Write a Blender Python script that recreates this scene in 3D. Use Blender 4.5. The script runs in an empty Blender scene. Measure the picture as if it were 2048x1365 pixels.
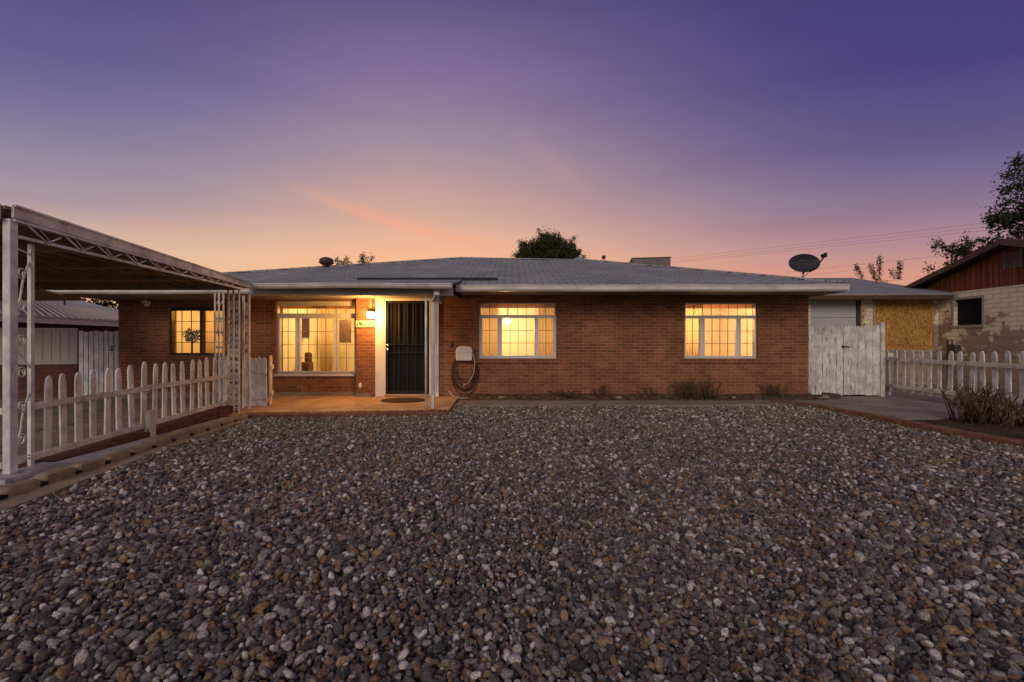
import bpy, bmesh, math, random
import numpy as np
from mathutils import Vector, Matrix
R = math.radians
random.seed(7)
scene = bpy.context.scene
COL = scene.collection

# ------------------------------------------------------------------ camera
F = 910.2; CX = 1024.0; CY = 682.5; H = 1.25
cam_d = bpy.data.cameras.new('camera'); cam = bpy.data.objects.new('camera', cam_d); COL.objects.link(cam)
cam.location = (0, 0, H); cam.rotation_euler = (R(90), 0, 0)
cam_d.sensor_width = 36; cam_d.lens = 16; cam_d.clip_start = 0.05; cam_d.clip_end = 3000
scene.camera = cam
vs = scene.view_settings
vs.view_transform = 'Standard'; vs.look = 'None'; vs.exposure = 0; vs.gamma = 1
scene.cycles.use_denoising = True
scene.cycles.max_bounces = 6
scene.cycles.sample_clamp_indirect = 4

def P(px, py, Y):
    return Vector(((px - CX) / F * Y, Y, H + (CY - py) / F * Y))
def s2l(c):
    out = []
    for v in c[:3]:
        v /= 255.0
        out.append(v / 12.92 if v <= .04045 else ((v + .055) / 1.055) ** 2.4)
    return (*out, 1)

# ------------------------------------------------------------------ sky (dusk afterglow)
w = bpy.data.worlds.new('World'); scene.world = w; w.use_nodes = True
nt = w.node_tree; nt.nodes.clear()
def N(t, **k):
    n = nt.nodes.new(t)
    for a, b in k.items(): setattr(n, a, b)
    return n
def M(op, a, b=None, c=None, clamp=False):
    n = N('ShaderNodeMath', operation=op, use_clamp=clamp)
    for i, v in enumerate((a, b, c)):
        if v is None: continue
        if isinstance(v, (int, float)): n.inputs[i].default_value = v
        else: nt.links.new(v, n.inputs[i])
    return n.outputs[0]
tc = N('ShaderNodeTexCoord'); sep = N('ShaderNodeSeparateXYZ'); nt.links.new(tc.outputs['Generated'], sep.inputs[0])
X_, Y_, Z_ = sep.outputs
hor = M('SQRT', M('ADD', M('MULTIPLY', X_, X_), M('MULTIPLY', Y_, Y_)))
hor = M('MAXIMUM', hor, .02)
tanel = M('DIVIDE', Z_, hor)
az = M('DIVIDE', X_, hor)
def ramp(src, stops):
    n = N('ShaderNodeValToRGB'); nt.links.new(src, n.inputs[0])
    e = n.color_ramp.elements
    while len(e) > 1: e.remove(e[-1])
    e[0].position = stops[0][0]; e[0].color = s2l(stops[0][1])
    for p, c in stops[1:]:
        q = e.new(p); q.color = s2l(c)
    return n.outputs[0]
def mix(f, a, b, mode='MIX'):
    n = N('ShaderNodeMix', data_type='RGBA', blend_type=mode)
    nt.links.new(f, n.inputs[0]) if not isinstance(f, (int, float)) else setattr(n.inputs[0], 'default_value', f)
    for s, v in ((n.inputs[6], a), (n.inputs[7], b)):
        if isinstance(v, tuple): s.default_value = v
        else: nt.links.new(v, s)
    return n.outputs[2]
hz2 = M('MAXIMUM', M('SQRT', M('ADD', M('MULTIPLY', M('MULTIPLY', X_, X_), .3), M('MULTIPLY', Y_, Y_))), .02)
tf = M('DIVIDE', Z_, hz2)
def rk(k, st): return ramp(tf, [(p * k, c_) for p, c_ in st])
left = rk(.877, [(0, (242, 190, 138)), (.12, (234, 188, 145)), (.2, (222, 188, 157)), (.26, (199, 169, 155)), (.31, (168, 148, 154)), (.38, (150, 138, 154)), (.442, (136, 127, 151)), (.53, (117, 109, 147)), (.618, (102, 95, 141)), (.75, (91, 82, 131)), (.9, (80, 72, 118))])
mid = rk(.99, [(0, (242, 172, 112)), (.12, (243, 180, 130)), (.18, (246, 185, 142)), (.2225, (232, 182, 150)), (.27, (212, 170, 149)), (.31, (200, 163, 150)), (.37, (179, 150, 151)), (.442, (157, 138, 152)), (.53, (138, 121, 149)), (.618, (122, 106, 145)), (.75, (97, 86, 130)), (.95, (86, 77, 120))])
right = rk(.885, [(0, (230, 160, 118)), (.1, (216, 152, 124)), (.15, (212, 150, 129)), (.19, (191, 143, 136)), (.2225, (172, 134, 140)), (.31, (134, 116, 141)), (.37, (116, 104, 138)), (.442, (98, 88, 132)), (.53, (85, 77, 128)), (.618, (75, 67, 123)), (.75, (69, 62, 119)), (.9, (62, 56, 108))])
def mr(v, a, b):
    n = N('ShaderNodeMapRange', interpolation_type='SMOOTHSTEP'); nt.links.new(v, n.inputs[0])
    n.inputs[1].default_value = a; n.inputs[2].default_value = b
    return n.outputs[0]
c = mix(mr(az, -.72, -.22), left, mid)
c = mix(mr(az, -.22, .72), c, right)
wm = N('ShaderNodeMapping'); wm.inputs['Scale'].default_value = (1.6, 1.6, 11); wm.inputs['Rotation'].default_value = (0, R(7), 0); nt.links.new(tc.outputs['Generated'], wm.inputs[0])
wn_ = N('ShaderNodeTexNoise'); wn_.inputs['Scale'].default_value = 1.6; wn_.inputs['Detail'].default_value = 7; wn_.inputs['Roughness'].default_value = .62; nt.links.new(wm.outputs[0], wn_.inputs['Vector'])
wr = ramp(wn_.outputs[0], [(.35, (245, 245, 250)), (.5, (250, 250, 254)), (.68, (255, 254, 254))])
c = mix(.9, c, wr, 'MULTIPLY')
# thin lit cloud streaks
def streak(p0, p1, width, col, amp):
    global c
    d0 = Vector(((p0[0]-CX)/F, 1, (CY-p0[1])/F)).normalized(); d1 = Vector(((p1[0]-CX)/F, 1, (CY-p1[1])/F)).normalized()
    n = d0.cross(d1).normalized(); m = (d0 + d1).normalized(); al = n.cross(m).normalized()
    half = abs((d1 - d0).dot(al)) / 2
    nz = N('ShaderNodeTexNoise'); nz.inputs['Scale'].default_value = 5; nz.inputs['Detail'].default_value = 4
    nt.links.new(tc.outputs['Generated'], nz.inputs['Vector'])
    def dot(v):
        q = N('ShaderNodeVectorMath', operation='DOT_PRODUCT'); nt.links.new(tc.outputs['Generated'], q.inputs[0]); q.inputs[1].default_value = v
        return q.outputs['Value']
    al_v = dot(al)
    s = M('ADD', dot(n), M('MULTIPLY', M('SUBTRACT', nz.outputs[0], .5), width * .8))
    s = M('ADD', s, M('MULTIPLY', M('MULTIPLY', al_v, al_v), 0.35))
    g = M('POWER', 2.718, M('MULTIPLY', M('POWER', M('ABSOLUTE', M('DIVIDE', s, width)), 2), -1))
    a = M('SUBTRACT', 1, M('POWER', M('ABSOLUTE', M('DIVIDE', al_v, half)), 2), clamp=True)
    f = M('MULTIPLY', M('MULTIPLY', g, a), amp, clamp=True)
    f = M('MULTIPLY', f, M('GREATER_THAN', Y_, 0))
    c = mix(f, c, s2l(col))
streak((560, 380), (1010, 512), .012, (244, 164, 130), .42)
streak((640, 400), (1080, 520), .030, (240, 168, 132), .16)
streak((1010, 250), (1190, 400), .020, (198, 146, 146), .17)
streak((1380, 480), (2048, 385), .018, (140, 105, 118), .30)
streak((240, 440), (440, 478), .010, (222, 160, 140), .30)
rear = ramp(tanel, [(0, (176, 164, 162)), (.5, (166, 160, 166)), (.95, (144, 140, 156))])
rear_r = ramp(tanel, [(0, (240, 200, 180)), (.5, (214, 184, 174)), (.95, (144, 140, 156))])
rear = mix(mr(X_, .1, .9), rear, rear_r)
c = mix(mr(Y_, .15, -.45), c, rear)
below = mr(Z_, 0, -.05)
c = mix(below, c, (.03, .025, .025, 1))
bg = N('ShaderNodeBackground'); nt.links.new(c, bg.inputs[0]); bg.inputs[1].default_value = 1.09
wo = N('ShaderNodeOutputWorld'); nt.links.new(bg.outputs[0], wo.inputs[0])

# soft afterglow key from behind the camera, to the left
sd = bpy.data.lights.new('sun', 'SUN'); sd.energy = 1.2; sd.angle = R(24); sd.color = (1, .85, .70)
so = bpy.data.objects.new('sun', sd); COL.objects.link(so)
so.rotation_euler = Vector((-.30, -.86, .40)).to_track_quat('Z', 'Y').to_euler()

# ------------------------------------------------------------------ materials
class Mat:
    def __init__(s, name, col=(.5, .5, .5), rough=.7, metal=0, spec=.3):
        s.m = bpy.data.materials.new(name); s.m.use_nodes = True; s.nt = s.m.node_tree
        s.b = s.nt.nodes['Principled BSDF']; s.out = s.nt.nodes['Material Output']
        s.b.inputs['Base Color'].default_value = (*col, 1); s.b.inputs['Roughness'].default_value = rough
        s.b.inputs['Metallic'].default_value = metal; s.b.inputs['Specular IOR Level'].default_value = spec
        s._c = {}
    def n(s, t, **k):
        n = s.nt.nodes.new(t)
        for a, b in k.items(): setattr(n, a, b)
        return n
    def l(s, a, b): s.nt.links.new(a, b)
    def uv(s, sx=1, sy=1, sz=1, src='UV'):
        key = (sx, sy, sz, src)
        if key in s._c: return s._c[key]
        t = s.n('ShaderNodeTexCoord'); mp = s.n('ShaderNodeMapping'); mp.inputs['Scale'].default_value = (sx, sy, sz)
        s.l(t.outputs[src], mp.inputs[0])
        oi = s.n('ShaderNodeObjectInfo'); ad = s.n('ShaderNodeVectorMath', operation='MULTIPLY_ADD')
        if src == 'Object':
            s.l(oi.outputs['Random'], ad.inputs[0]); ad.inputs[1].default_value = (37, 17, 53); s.l(mp.outputs[0], ad.inputs[2])
            s._c[key] = ad.outputs[0]
        else: s._c[key] = mp.outputs[0]
        return s._c[key]
    def noise(s, scale, detail=4, rough=.6, vec=None, dist=0):
        q = s.n('ShaderNodeTexNoise'); q.inputs['Scale'].default_value = scale; q.inputs['Detail'].default_value = detail
        q.inputs['Roughness'].default_value = rough; q.inputs['Distortion'].default_value = dist
        s.l(vec if vec else s.uv(), q.inputs['Vector']); return q.outputs[0]
    def ramp(s, f, stops, interp='LINEAR'):
        q = s.n('ShaderNodeValToRGB'); s.l(f, q.inputs[0]); e = q.color_ramp.elements; q.color_ramp.interpolation = interp
        while len(e) > 1: e.remove(e[-1])
        for i, (p, cc) in enumerate(stops):
            if isinstance(cc, (int, float)): cc = (cc, cc, cc)
            if i == 0: e[0].position = p; e[0].color = (*cc, 1)
            else: e.new(p).color = (*cc, 1)
        return q.outputs[0]
    def mix(s, f, a, b, mode='MIX'):
        q = s.n('ShaderNodeMix', data_type='RGBA', blend_type=mode)
        if isinstance(f, (int, float)): q.inputs[0].default_value = f
        else: s.l(f, q.inputs[0])
        for sk, v in ((q.inputs[6], a), (q.inputs[7], b)):
            if isinstance(v, tuple): sk.default_value = (*v[:3], 1)
            else: s.l(v, sk)
        return q.outputs[2]
    def color(s, v): s.l(v, s.b.inputs['Base Color']); return s
    def bump(s, h, dist=.01, strength=1):
        q = s.n('ShaderNodeBump'); q.inputs['Distance'].default_value = dist; q.inputs['Strength'].default_value = strength
        s.l(h, q.inputs['Height'])
        if s.b.inputs['Normal'].is_linked: s.l(s.b.inputs['Normal'].links[0].from_socket, q.inputs['Normal'])
        s.l(q.outputs[0], s.b.inputs['Normal']); return s

def brick_mat(name, c1, c2, mort, bw, rh, ms=.008, stain=.5):
    m = Mat(name, rough=.9)
    nz = m.noise(7, 3); v = m.n('ShaderNodeVectorMath', operation='MULTIPLY_ADD'); 
    m.l(nz, v.inputs[0]); v.inputs[1].default_value = (.006, .006, 0); m.l(m.uv(), v.inputs[2])
    b = m.n('ShaderNodeTexBrick'); b.offset = .5
    m.l(v.outputs[0], b.inputs['Vector']); b.inputs['Scale'].default_value = 1
    b.inputs['Color1'].default_value = (*c1, 1); b.inputs['Color2'].default_value = (*c2, 1); b.inputs['Mortar'].default_value = (*mort, 1)
    b.inputs['Brick Width'].default_value = bw; b.inputs['Row Height'].default_value = rh; b.inputs['Mortar Size'].default_value = ms
    b.inputs['Mortar Smooth'].default_value = .2; b.inputs['Bias'].default_value = -.1
    c = m.mix(.8, b.outputs[0], m.ramp(m.noise(1.1, 5, .65), [(.3, .62), (.5, 1.0), (.72, 1.35)]), 'MULTIPLY')
    c = m.mix(.55, c, m.ramp(m.noise(1.0, 7, .7, m.uv(2.6, .5, 1)), [(.32, .6), (.5, 1.0), (.66, 1.2)]), 'MULTIPLY')
    c = m.mix(stain, c, m.ramp(m.noise(22, 3, .7), [(.3, .6), (.5, 1), (.75, 1.3)]), 'MULTIPLY')
    m.color(c); m.bump(b.outputs['Fac'], -.006); m.bump(m.noise(60, 3), .003)
    return m
M_brick = brick_mat('brick', (.255, .096, .045), (.145, .054, .027), (.255, .160, .098), .205, .067)
M_redbrick = brick_mat('red_brick', (.14, .05, .032), (.08, .032, .024), (.07, .045, .035), .22, .09, .01)
def weathered(name, base, under, amt=.5, sx=1, sy=1, rough=.75, grime=(.16, .13, .11)):
    m = Mat(name, rough=rough)
    v1 = m.uv(9*sx, 9*sx, 1.4*sy, 'Object'); v2 = m.uv(3, 3, 3, 'Object')
    peel = m.ramp(m.noise(3.2, 8, .72, v1), [(amt, 0.0), (amt + .045, 1.0)])
    dirt = m.ramp(m.noise(1.2, 6, .7, v2), [(.33, 0.6), (.62, 0.0)])
    c = m.mix(peel, base, under)
    c = m.mix(dirt, c, grime)
    c = m.mix(.6, c, m.ramp(m.noise(2, 3, .6, v1), [(.3, .75), (.7, 1.1)]), 'MULTIPLY')
    m.color(c); m.bump(m.noise(4, 6, .7, v1), .004); return m
M_picket = weathered('weathered_white_wood', (.72, .69, .64), (.20, .16, .13), .60)
M_gatewood = weathered('peeling_white_wood', (.72, .70, .68), (.20, .17, .15), .555)
M_rail = weathered('weathered_rail_wood', (.68, .63, .57), (.18, .14, .11), .58, 1, 1)
M_boardgrey = weathered('bluish_white_wood', (.68, .69, .71), (.17, .16, .16), .62)
M_steel = weathered('white_painted_steel', (.74, .72, .70), (.20, .15, .12), .615)
def plain(name, col, rough=.6, var=.25, scale=3, metal=0, spec=.3, src='UV'):
    m = Mat(name, rough=rough, metal=metal, spec=spec)
    lo = 1 - var; hi = 1 + var * .6
    v = m.uv(1, 1, 1, src)
    c = m.mix(1, tuple(col), m.ramp(m.noise(scale, 6, .65, v), [(.3, lo), (.7, hi)]), 'MULTIPLY')
    m.color(c); m.bump(m.noise(scale * 12, 4, .6, v), .0015); return m
M_trim = plain('door_trim_paint', (.66, .62, .58), .55, .15)
M_fascia = plain('fascia_paint', (.46, .43, .40), .6, .3, 2)
M_gutter = plain('gutter_paint', (.58, .56, .54), .45, .3, 2.5)
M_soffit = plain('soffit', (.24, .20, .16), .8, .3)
M_winframe = plain('window_frame', (.62, .60, .58), .5, .12)
M_darkframe = plain('dark_window_frame', (.03, .024, .02), .4, .2)
M_muntin = plain('muntin', (.30, .15, .07), .5, .1)
M_int = plain('interior_wall', (.80, .74, .60), .9, .04)
M_floor_in = plain('interior_floor', (.35, .22, .12), .6, .2)
M_curtain = Mat('curtain', (.75, .62, .42), .9)
cw = M_curtain.n('ShaderNodeTexWave'); cw.inputs['Scale'].default_value = 9; cw.inputs['Distortion'].default_value = 1.5
M_curtain.l(M_curtain.uv(), cw.inputs['Vector'])
M_curtain.color(M_curtain.ramp(cw.outputs['Fac'], [(0, (.74, .62, .47)), (1, (.86, .76, .60))])); M_curtain.bump(cw.outputs['Fac'], .006)
# asphalt shingles
M_sh = Mat('shingles', rough=.95, spec=.15)
b = M_sh.n('ShaderNodeTexBrick'); b.offset = .5
M_sh.l(M_sh.uv(), b.inputs['Vector']); b.inputs['Scale'].default_value = 1
b.inputs['Color1'].default_value = (.31, .31, .325, 1); b.inputs['Color2'].default_value = (.24, .24, .25, 1); b.inputs['Mortar'].default_value = (.07, .068, .072, 1)
b.inputs['Brick Width'].default_value = .31; b.inputs['Row Height'].default_value = .15; b.inputs['Mortar Size'].default_value = .010
M_sh.color(M_sh.mix(.8, M_sh.mix(.7, b.outputs[0], M_sh.ramp(M_sh.noise(.8, 5), [(.3, .75), (.7, 1.25)]), 'MULTIPLY'), M_sh.ramp(M_sh.noise(50, 3), [(.3, .7), (.7, 1.3)]), 'MULTIPLY'))
M_sh.bump(b.outputs['Fac'], -.012); M_sh.bump(M_sh.noise(120, 2), .004)
M_roll = plain('rolled_roofing', (.22, .22, .235), .9, .3, 2)
M_tar = plain('tar_strip', (.022, .02, .02), .8, .3)
M_metalroof = plain('metal_roof', (.34, .28, .26), .55, .3, .8)
def wave_bump(m, scale, dist):
    q = m.n('ShaderNodeTexWave'); q.inputs['Scale'].default_value = scale; m.l(m.uv(), q.inputs['Vector']); m.bump(q.outputs['Fac'], dist)
M_conc = Mat('concrete', rough=.9)
M_conc.color(M_conc.mix(.7, M_conc.ramp(M_conc.noise(1.3, 7, .65), [(.3, (.15, .12, .10)), (.55, (.24, .20, .17)), (.75, (.30, .26, .22))]), M_conc.ramp(M_conc.noise(40, 3), [(.3, .75), (.7, 1.15)]), 'MULTIPLY'))
M_conc.bump(M_conc.noise(50, 4), .004)
vo = M_conc.n('ShaderNodeTexVoronoi', feature='DISTANCE_TO_EDGE'); vo.inputs['Scale'].default_value = .45
vd = M_conc.n('ShaderNodeVectorMath', operation='MULTIPLY_ADD'); M_conc.l(M_conc.noise(3, 4), vd.inputs[0]); vd.inputs[1].default_value = (.5, .5, 0); M_conc.l(M_conc.uv(), vd.inputs[2]); M_conc.l(vd.outputs[0], vo.inputs['Vector'])
prev = M_conc.b.inputs['Base Color'].links[0].from_socket
M_conc.color(M_conc.mix(M_conc.ramp(vo.outputs['Distance'], [(0.0, 1.0), (.012, 0.0)]), prev, (.06, .05, .04)))
M_porch = Mat('porch_concrete', rough=.85)
M_porch.color(M_porch.mix(.7, M_porch.ramp(M_porch.noise(2.2, 7, .65), [(.3, (.34, .19, .10)), (.7, (.52, .33, .18))]), M_porch.ramp(M_porch.noise(50, 3), [(.3, .8), (.7, 1.1)]), 'MULTIPLY'))
M_porch.bump(M_porch.noise(40, 4), .003)
M_tan = Mat('tan_paver', rough=.9)
M_tan.color(M_tan.ramp(M_tan.noise(5, 7, .7), [(.3, (.14, .10, .07)), (.55, (.26, .20, .14)), (.75, (.33, .27, .20))])); M_tan.bump(M_tan.noise(30, 5, .7), .008)
M_rededge = Mat('red_edging', rough=.9)
M_rededge.color(M_rededge.ramp(M_rededge.noise(6, 7, .7), [(.3, (.07, .032, .022)), (.5, (.15, .062, .042)), (.68, (.22, .12, .09)), (.8, (.28, .2, .16))])); M_rededge.bump(M_rededge.noise(30, 5, .7), .006)
M_plinth = Mat('whitewashed_concrete', rough=.9)
M_plinth.color(M_plinth.ramp(M_plinth.noise(4, 7, .7), [(.35, (.16, .15, .16)), (.5, (.34, .33, .35)), (.75, (.42, .40, .40))])); M_plinth.bump(M_plinth.noise(20, 5, .7), .01)
M_dirt = Mat('dirt', rough=1, spec=.1)
M_dirt.color(M_dirt.ramp(M_dirt.noise(2.5, 9, .75), [(.3, (.035, .022, .016)), (.55, (.085, .055, .038)), (.75, (.15, .11, .08))])); M_dirt.bump(M_dirt.noise(18, 8, .75), .03)
M_gap_shade = plain0 = Mat('gap_shade_soil', (.018, .014, .011), 1)  # near-black, so the shade between stones is in the soil colour
M_bedsoil = Mat('bed_soil', rough=1, spec=.1)
M_bedsoil.color(M_bedsoil.ramp(M_bedsoil.noise(9, 8, .75), [(.3, (.045, .028, .02)), (.5, (.11, .065, .042)), (.62, (.22, .16, .11)), (.8, (.30, .25, .19))])); M_bedsoil.bump(M_bedsoil.noise(26, 8, .75), .03)
M_black = plain('black_steel', (.007, .006, .006), .6, .2, 4, spec=.25)
M_doorwood = plain('door_wood', (.02, .013, .008), .5, .3, 3, spec=.3)
M_knob = Mat('nickel', (.75, .70, .62), .25, 1)
M_galv = plain('galvanised_metal', (.40, .41, .44), .45, .25, 5, .4)
M_dish = plain('dish_grey', (.022, .025, .035), .55, .15)
M_vent = plain('vent_metal', (.06, .045, .04), .5, .3)
M_cooler = plain('cooler_metal', (.15, .13, .11), .6, .35, 3)
M_whiteplastic = plain('white_plastic', (.62, .58, .55), .5, .1, 4)
M_hose = plain('hose', (.045, .035, .024), .5, .4, 8)
M_hoselight = plain('pale_hose', (.45, .36, .25), .5, .2, 8)
M_mat = plain('doormat_fibre', (.06, .035, .02), 1, .4, 20)
M_sign = plain('sign_tile', (.42, .38, .26), .5, .1, 9)
M_mark = plain('sign_marks', (.012, .009, .005), .6, .1)
M_garagedoor = plain('garage_door_paint', (.42, .41, .42), .55, .08, 2)
M_cream = plain('cream_paint', (.34, .30, .24), .8, .3, 2)
M_bark = plain('bark', (.06, .045, .035), .95, .4, 6, src='Object')
M_sidepanel = plain('vinyl_panel', (.38, .34, .31), .6, .15, 2)
M_black_void = plain('black_cloth', (.006, .006, .007), .9, .4, 6)
M_cable = plain('cable', (.10, .08, .08), .7, .1)
M_wood_brown = plain('brown_board', (.09, .05, .032), .85, .4, 5)
M_under = Mat('rusty_underside', rough=.85)
M_under.color(M_under.ramp(M_under.noise(3, 7, .7), [(.3, (.12, .085, .06)), (.5, (.25, .165, .10)), (.72, (.40, .27, .16))])); M_under.bump(M_under.noise(9, 6), .01)
# OSB
M_osb = Mat('osb', rough=.85)
vo = M_osb.n('ShaderNodeTexVoronoi'); vo.inputs['Scale'].default_value = 22; vo.inputs['Randomness'].default_value = 1
M_osb.l(M_osb.uv(2.2, 1, 1), vo.inputs['Vector'])
M_osb.color(M_osb.mix(.6, M_osb.ramp(vo.outputs['Color'], [(.1, (.15, .065, .014)), (.45, (.40, .20, .045)), (.85, (.56, .32, .09))]), M_osb.ramp(M_osb.noise(1.4, 5), [(.3, .7), (.7, 1.2)]), 'MULTIPLY'))
# peeling painted block wall
M_block = Mat('peeling_block_wall', rough=.9)
b = M_block.n('ShaderNodeTexBrick'); M_block.l(M_block.uv(), b.inputs['Vector']); b.inputs['Scale'].default_value = 1
b.inputs['Brick Width'].default_value = .36; b.inputs['Row Height'].default_value = .115; b.inputs['Mortar Size'].default_value = .009
b.inputs['Color1'].default_value = (.36, .235, .15, 1); b.inputs['Color2'].default_value = (.25, .165, .115, 1); b.inputs['Mortar'].default_value = (.32, .26, .20, 1)
sepz = M_block.n('ShaderNodeSeparateXYZ'); M_block.l(M_block.uv(), sepz.inputs[0])
ad = M_block.n('ShaderNodeMath', operation='MULTIPLY_ADD'); M_block.l(sepz.outputs[1], ad.inputs[0]); ad.inputs[1].default_value = -.10; ad.inputs[2].default_value = .20
nz = M_block.n('ShaderNodeMath', operation='ADD'); M_block.l(M_block.noise(1.5, 9, .68), nz.inputs[0]); M_block.l(ad.outputs[0], nz.inputs[1])
pm = M_block.ramp(nz.outputs[0], [(.53, 0.0), (.56, 1.0)])
cr = M_block.mix(b.outputs['Fac'], M_block.mix(.7, (.78, .66, .45), M_block.ramp(M_block.noise(6, 5), [(.3, .75), (.7, 1.1)]), 'MULTIPLY'), (.48, .41, .31))
M_block.color(M_block.mix(pm, cr, b.outputs[0])); M_block.bump(b.outputs['Fac'], -.008); M_block.bump(pm, -.004)
# vertical stained siding
M_siding = Mat('stained_siding', rough=.75)
sv = M_siding.uv(12, .6, 1)
M_siding.color(M_siding.ramp(M_siding.noise(1.5, 6, .7, sv), [(.3, (.06, .014, .008)), (.5, (.19, .05, .022)), (.75, (.30, .09, .035))]))
wv = M_siding.n('ShaderNodeTexBrick'); wv.offset = 0; M_siding.l(M_siding.uv(), wv.inputs['Vector']); wv.inputs['Scale'].default_value = 1
wv.inputs['Brick Width'].default_value = .14; wv.inputs['Row Height'].default_value = 10; wv.inputs['Mortar Size'].default_value = .008
prev = M_siding.b.inputs['Base Color'].links[0].from_socket
M_siding.color(M_siding.mix(wv.outputs['Fac'], prev, (.03, .01, .006))); M_siding.bump(wv.outputs['Fac'], -.01)
# pebble
M_peb = Mat('river_pebble', rough=.62, spec=.35)
at = M_peb.n('ShaderNodeAttribute', attribute_type='INSTANCER', attribute_name='tint')
pc = M_peb.ramp(at.outputs['Fac'], [(0, (.040, .036, .034)), (.12, (.08, .073, .068)), (.28, (.17, .158, .142)), (.38, (.11, .10, .094)), (.46, (.27, .255, .23)), (.56, (.15, .112, .078)),
                                    (.65, (.32, .23, .135)), (.71, (.24, .13, .06)), (.75, (.14, .078, .052)), (.79, (.20, .192, .18)), (.87, (.38, .345, .30)), (.94, (.50, .46, .42)), (1, (.66, .63, .59))])
ov = M_peb.uv(1, 1, 1, 'Object')
M_peb.color(M_peb.mix(1, pc, M_peb.ramp(M_peb.noise(2.2, 6, .7, ov), [(.3, .30), (.48, .80), (.68, 1.8)]), 'MULTIPLY'))
M_peb.bump(M_peb.noise(7, 5, .7, ov), .06, .5)
def leafmat(name, c1, c2):
    m = Mat(name, rough=.6, spec=.25); g = m.n('ShaderNodeNewGeometry')
    m.color(m.ramp(g.outputs['Random Per Island'], [(0, c1), (1, c2)]))
    m.b.inputs['Subsurface Weight'].default_value = 0
    t = m.n('ShaderNodeBsdfTranslucent'); t.inputs[0].default_value = (*c2, 1); mx = m.n('ShaderNodeMixShader'); mx.inputs[0].default_value = .25
    m.l(m.b.outputs[0], mx.inputs[1]); m.l(t.outputs[0], mx.inputs[2]); m.l(mx.outputs[0], m.out.inputs[0]); return m
M_leaf = leafmat('leaves', (.025, .035, .012), (.075, .085, .03))
M_leafdark = leafmat('dark_leaves', (.018, .022, .01), (.05, .055, .022))
M_dry = leafmat('dry_stalks', (.045, .030, .012), (.17, .115, .05))
M_drygreen = leafmat('dry_leaves', (.03, .035, .016), (.11, .10, .05))
# glass
def glass_mat(name, tint=(1, 1, 1)):
    m = Mat(name); nt_ = m.nt
    tr = m.n('ShaderNodeBsdfTransparent'); tr.inputs[0].default_value = (*tint, 1)
    gl = m.n('ShaderNodeBsdfGlossy'); gl.inputs['Roughness'].default_value = .03
    lw = m.n('ShaderNodeFresnel'); lw.inputs[0].default_value = 1.45
    mx = m.n('ShaderNodeMixShader'); m.l(lw.outputs[0], mx.inputs[0]); m.l(tr.outputs[0], mx.inputs[1]); m.l(gl.outputs[0], mx.inputs[2]); m.l(mx.outputs[0], m.out.inputs[0])
    nt_.nodes.remove(m.b); return m
M_glass = glass_mat('window_glass', (.95, .95, .93))
def emis(name, col, st):
    m = Mat(name); m.b.inputs['Emission Color'].default_value = (*col, 1); m.b.inputs['Emission Strength'].default_value = st; return m
M_bulb = emis('lit_lamp_glass', (1, .86, .58), 9)
M_ceil = emis('lit_ceiling_globe', (1, .85, .55), 3)

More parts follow.
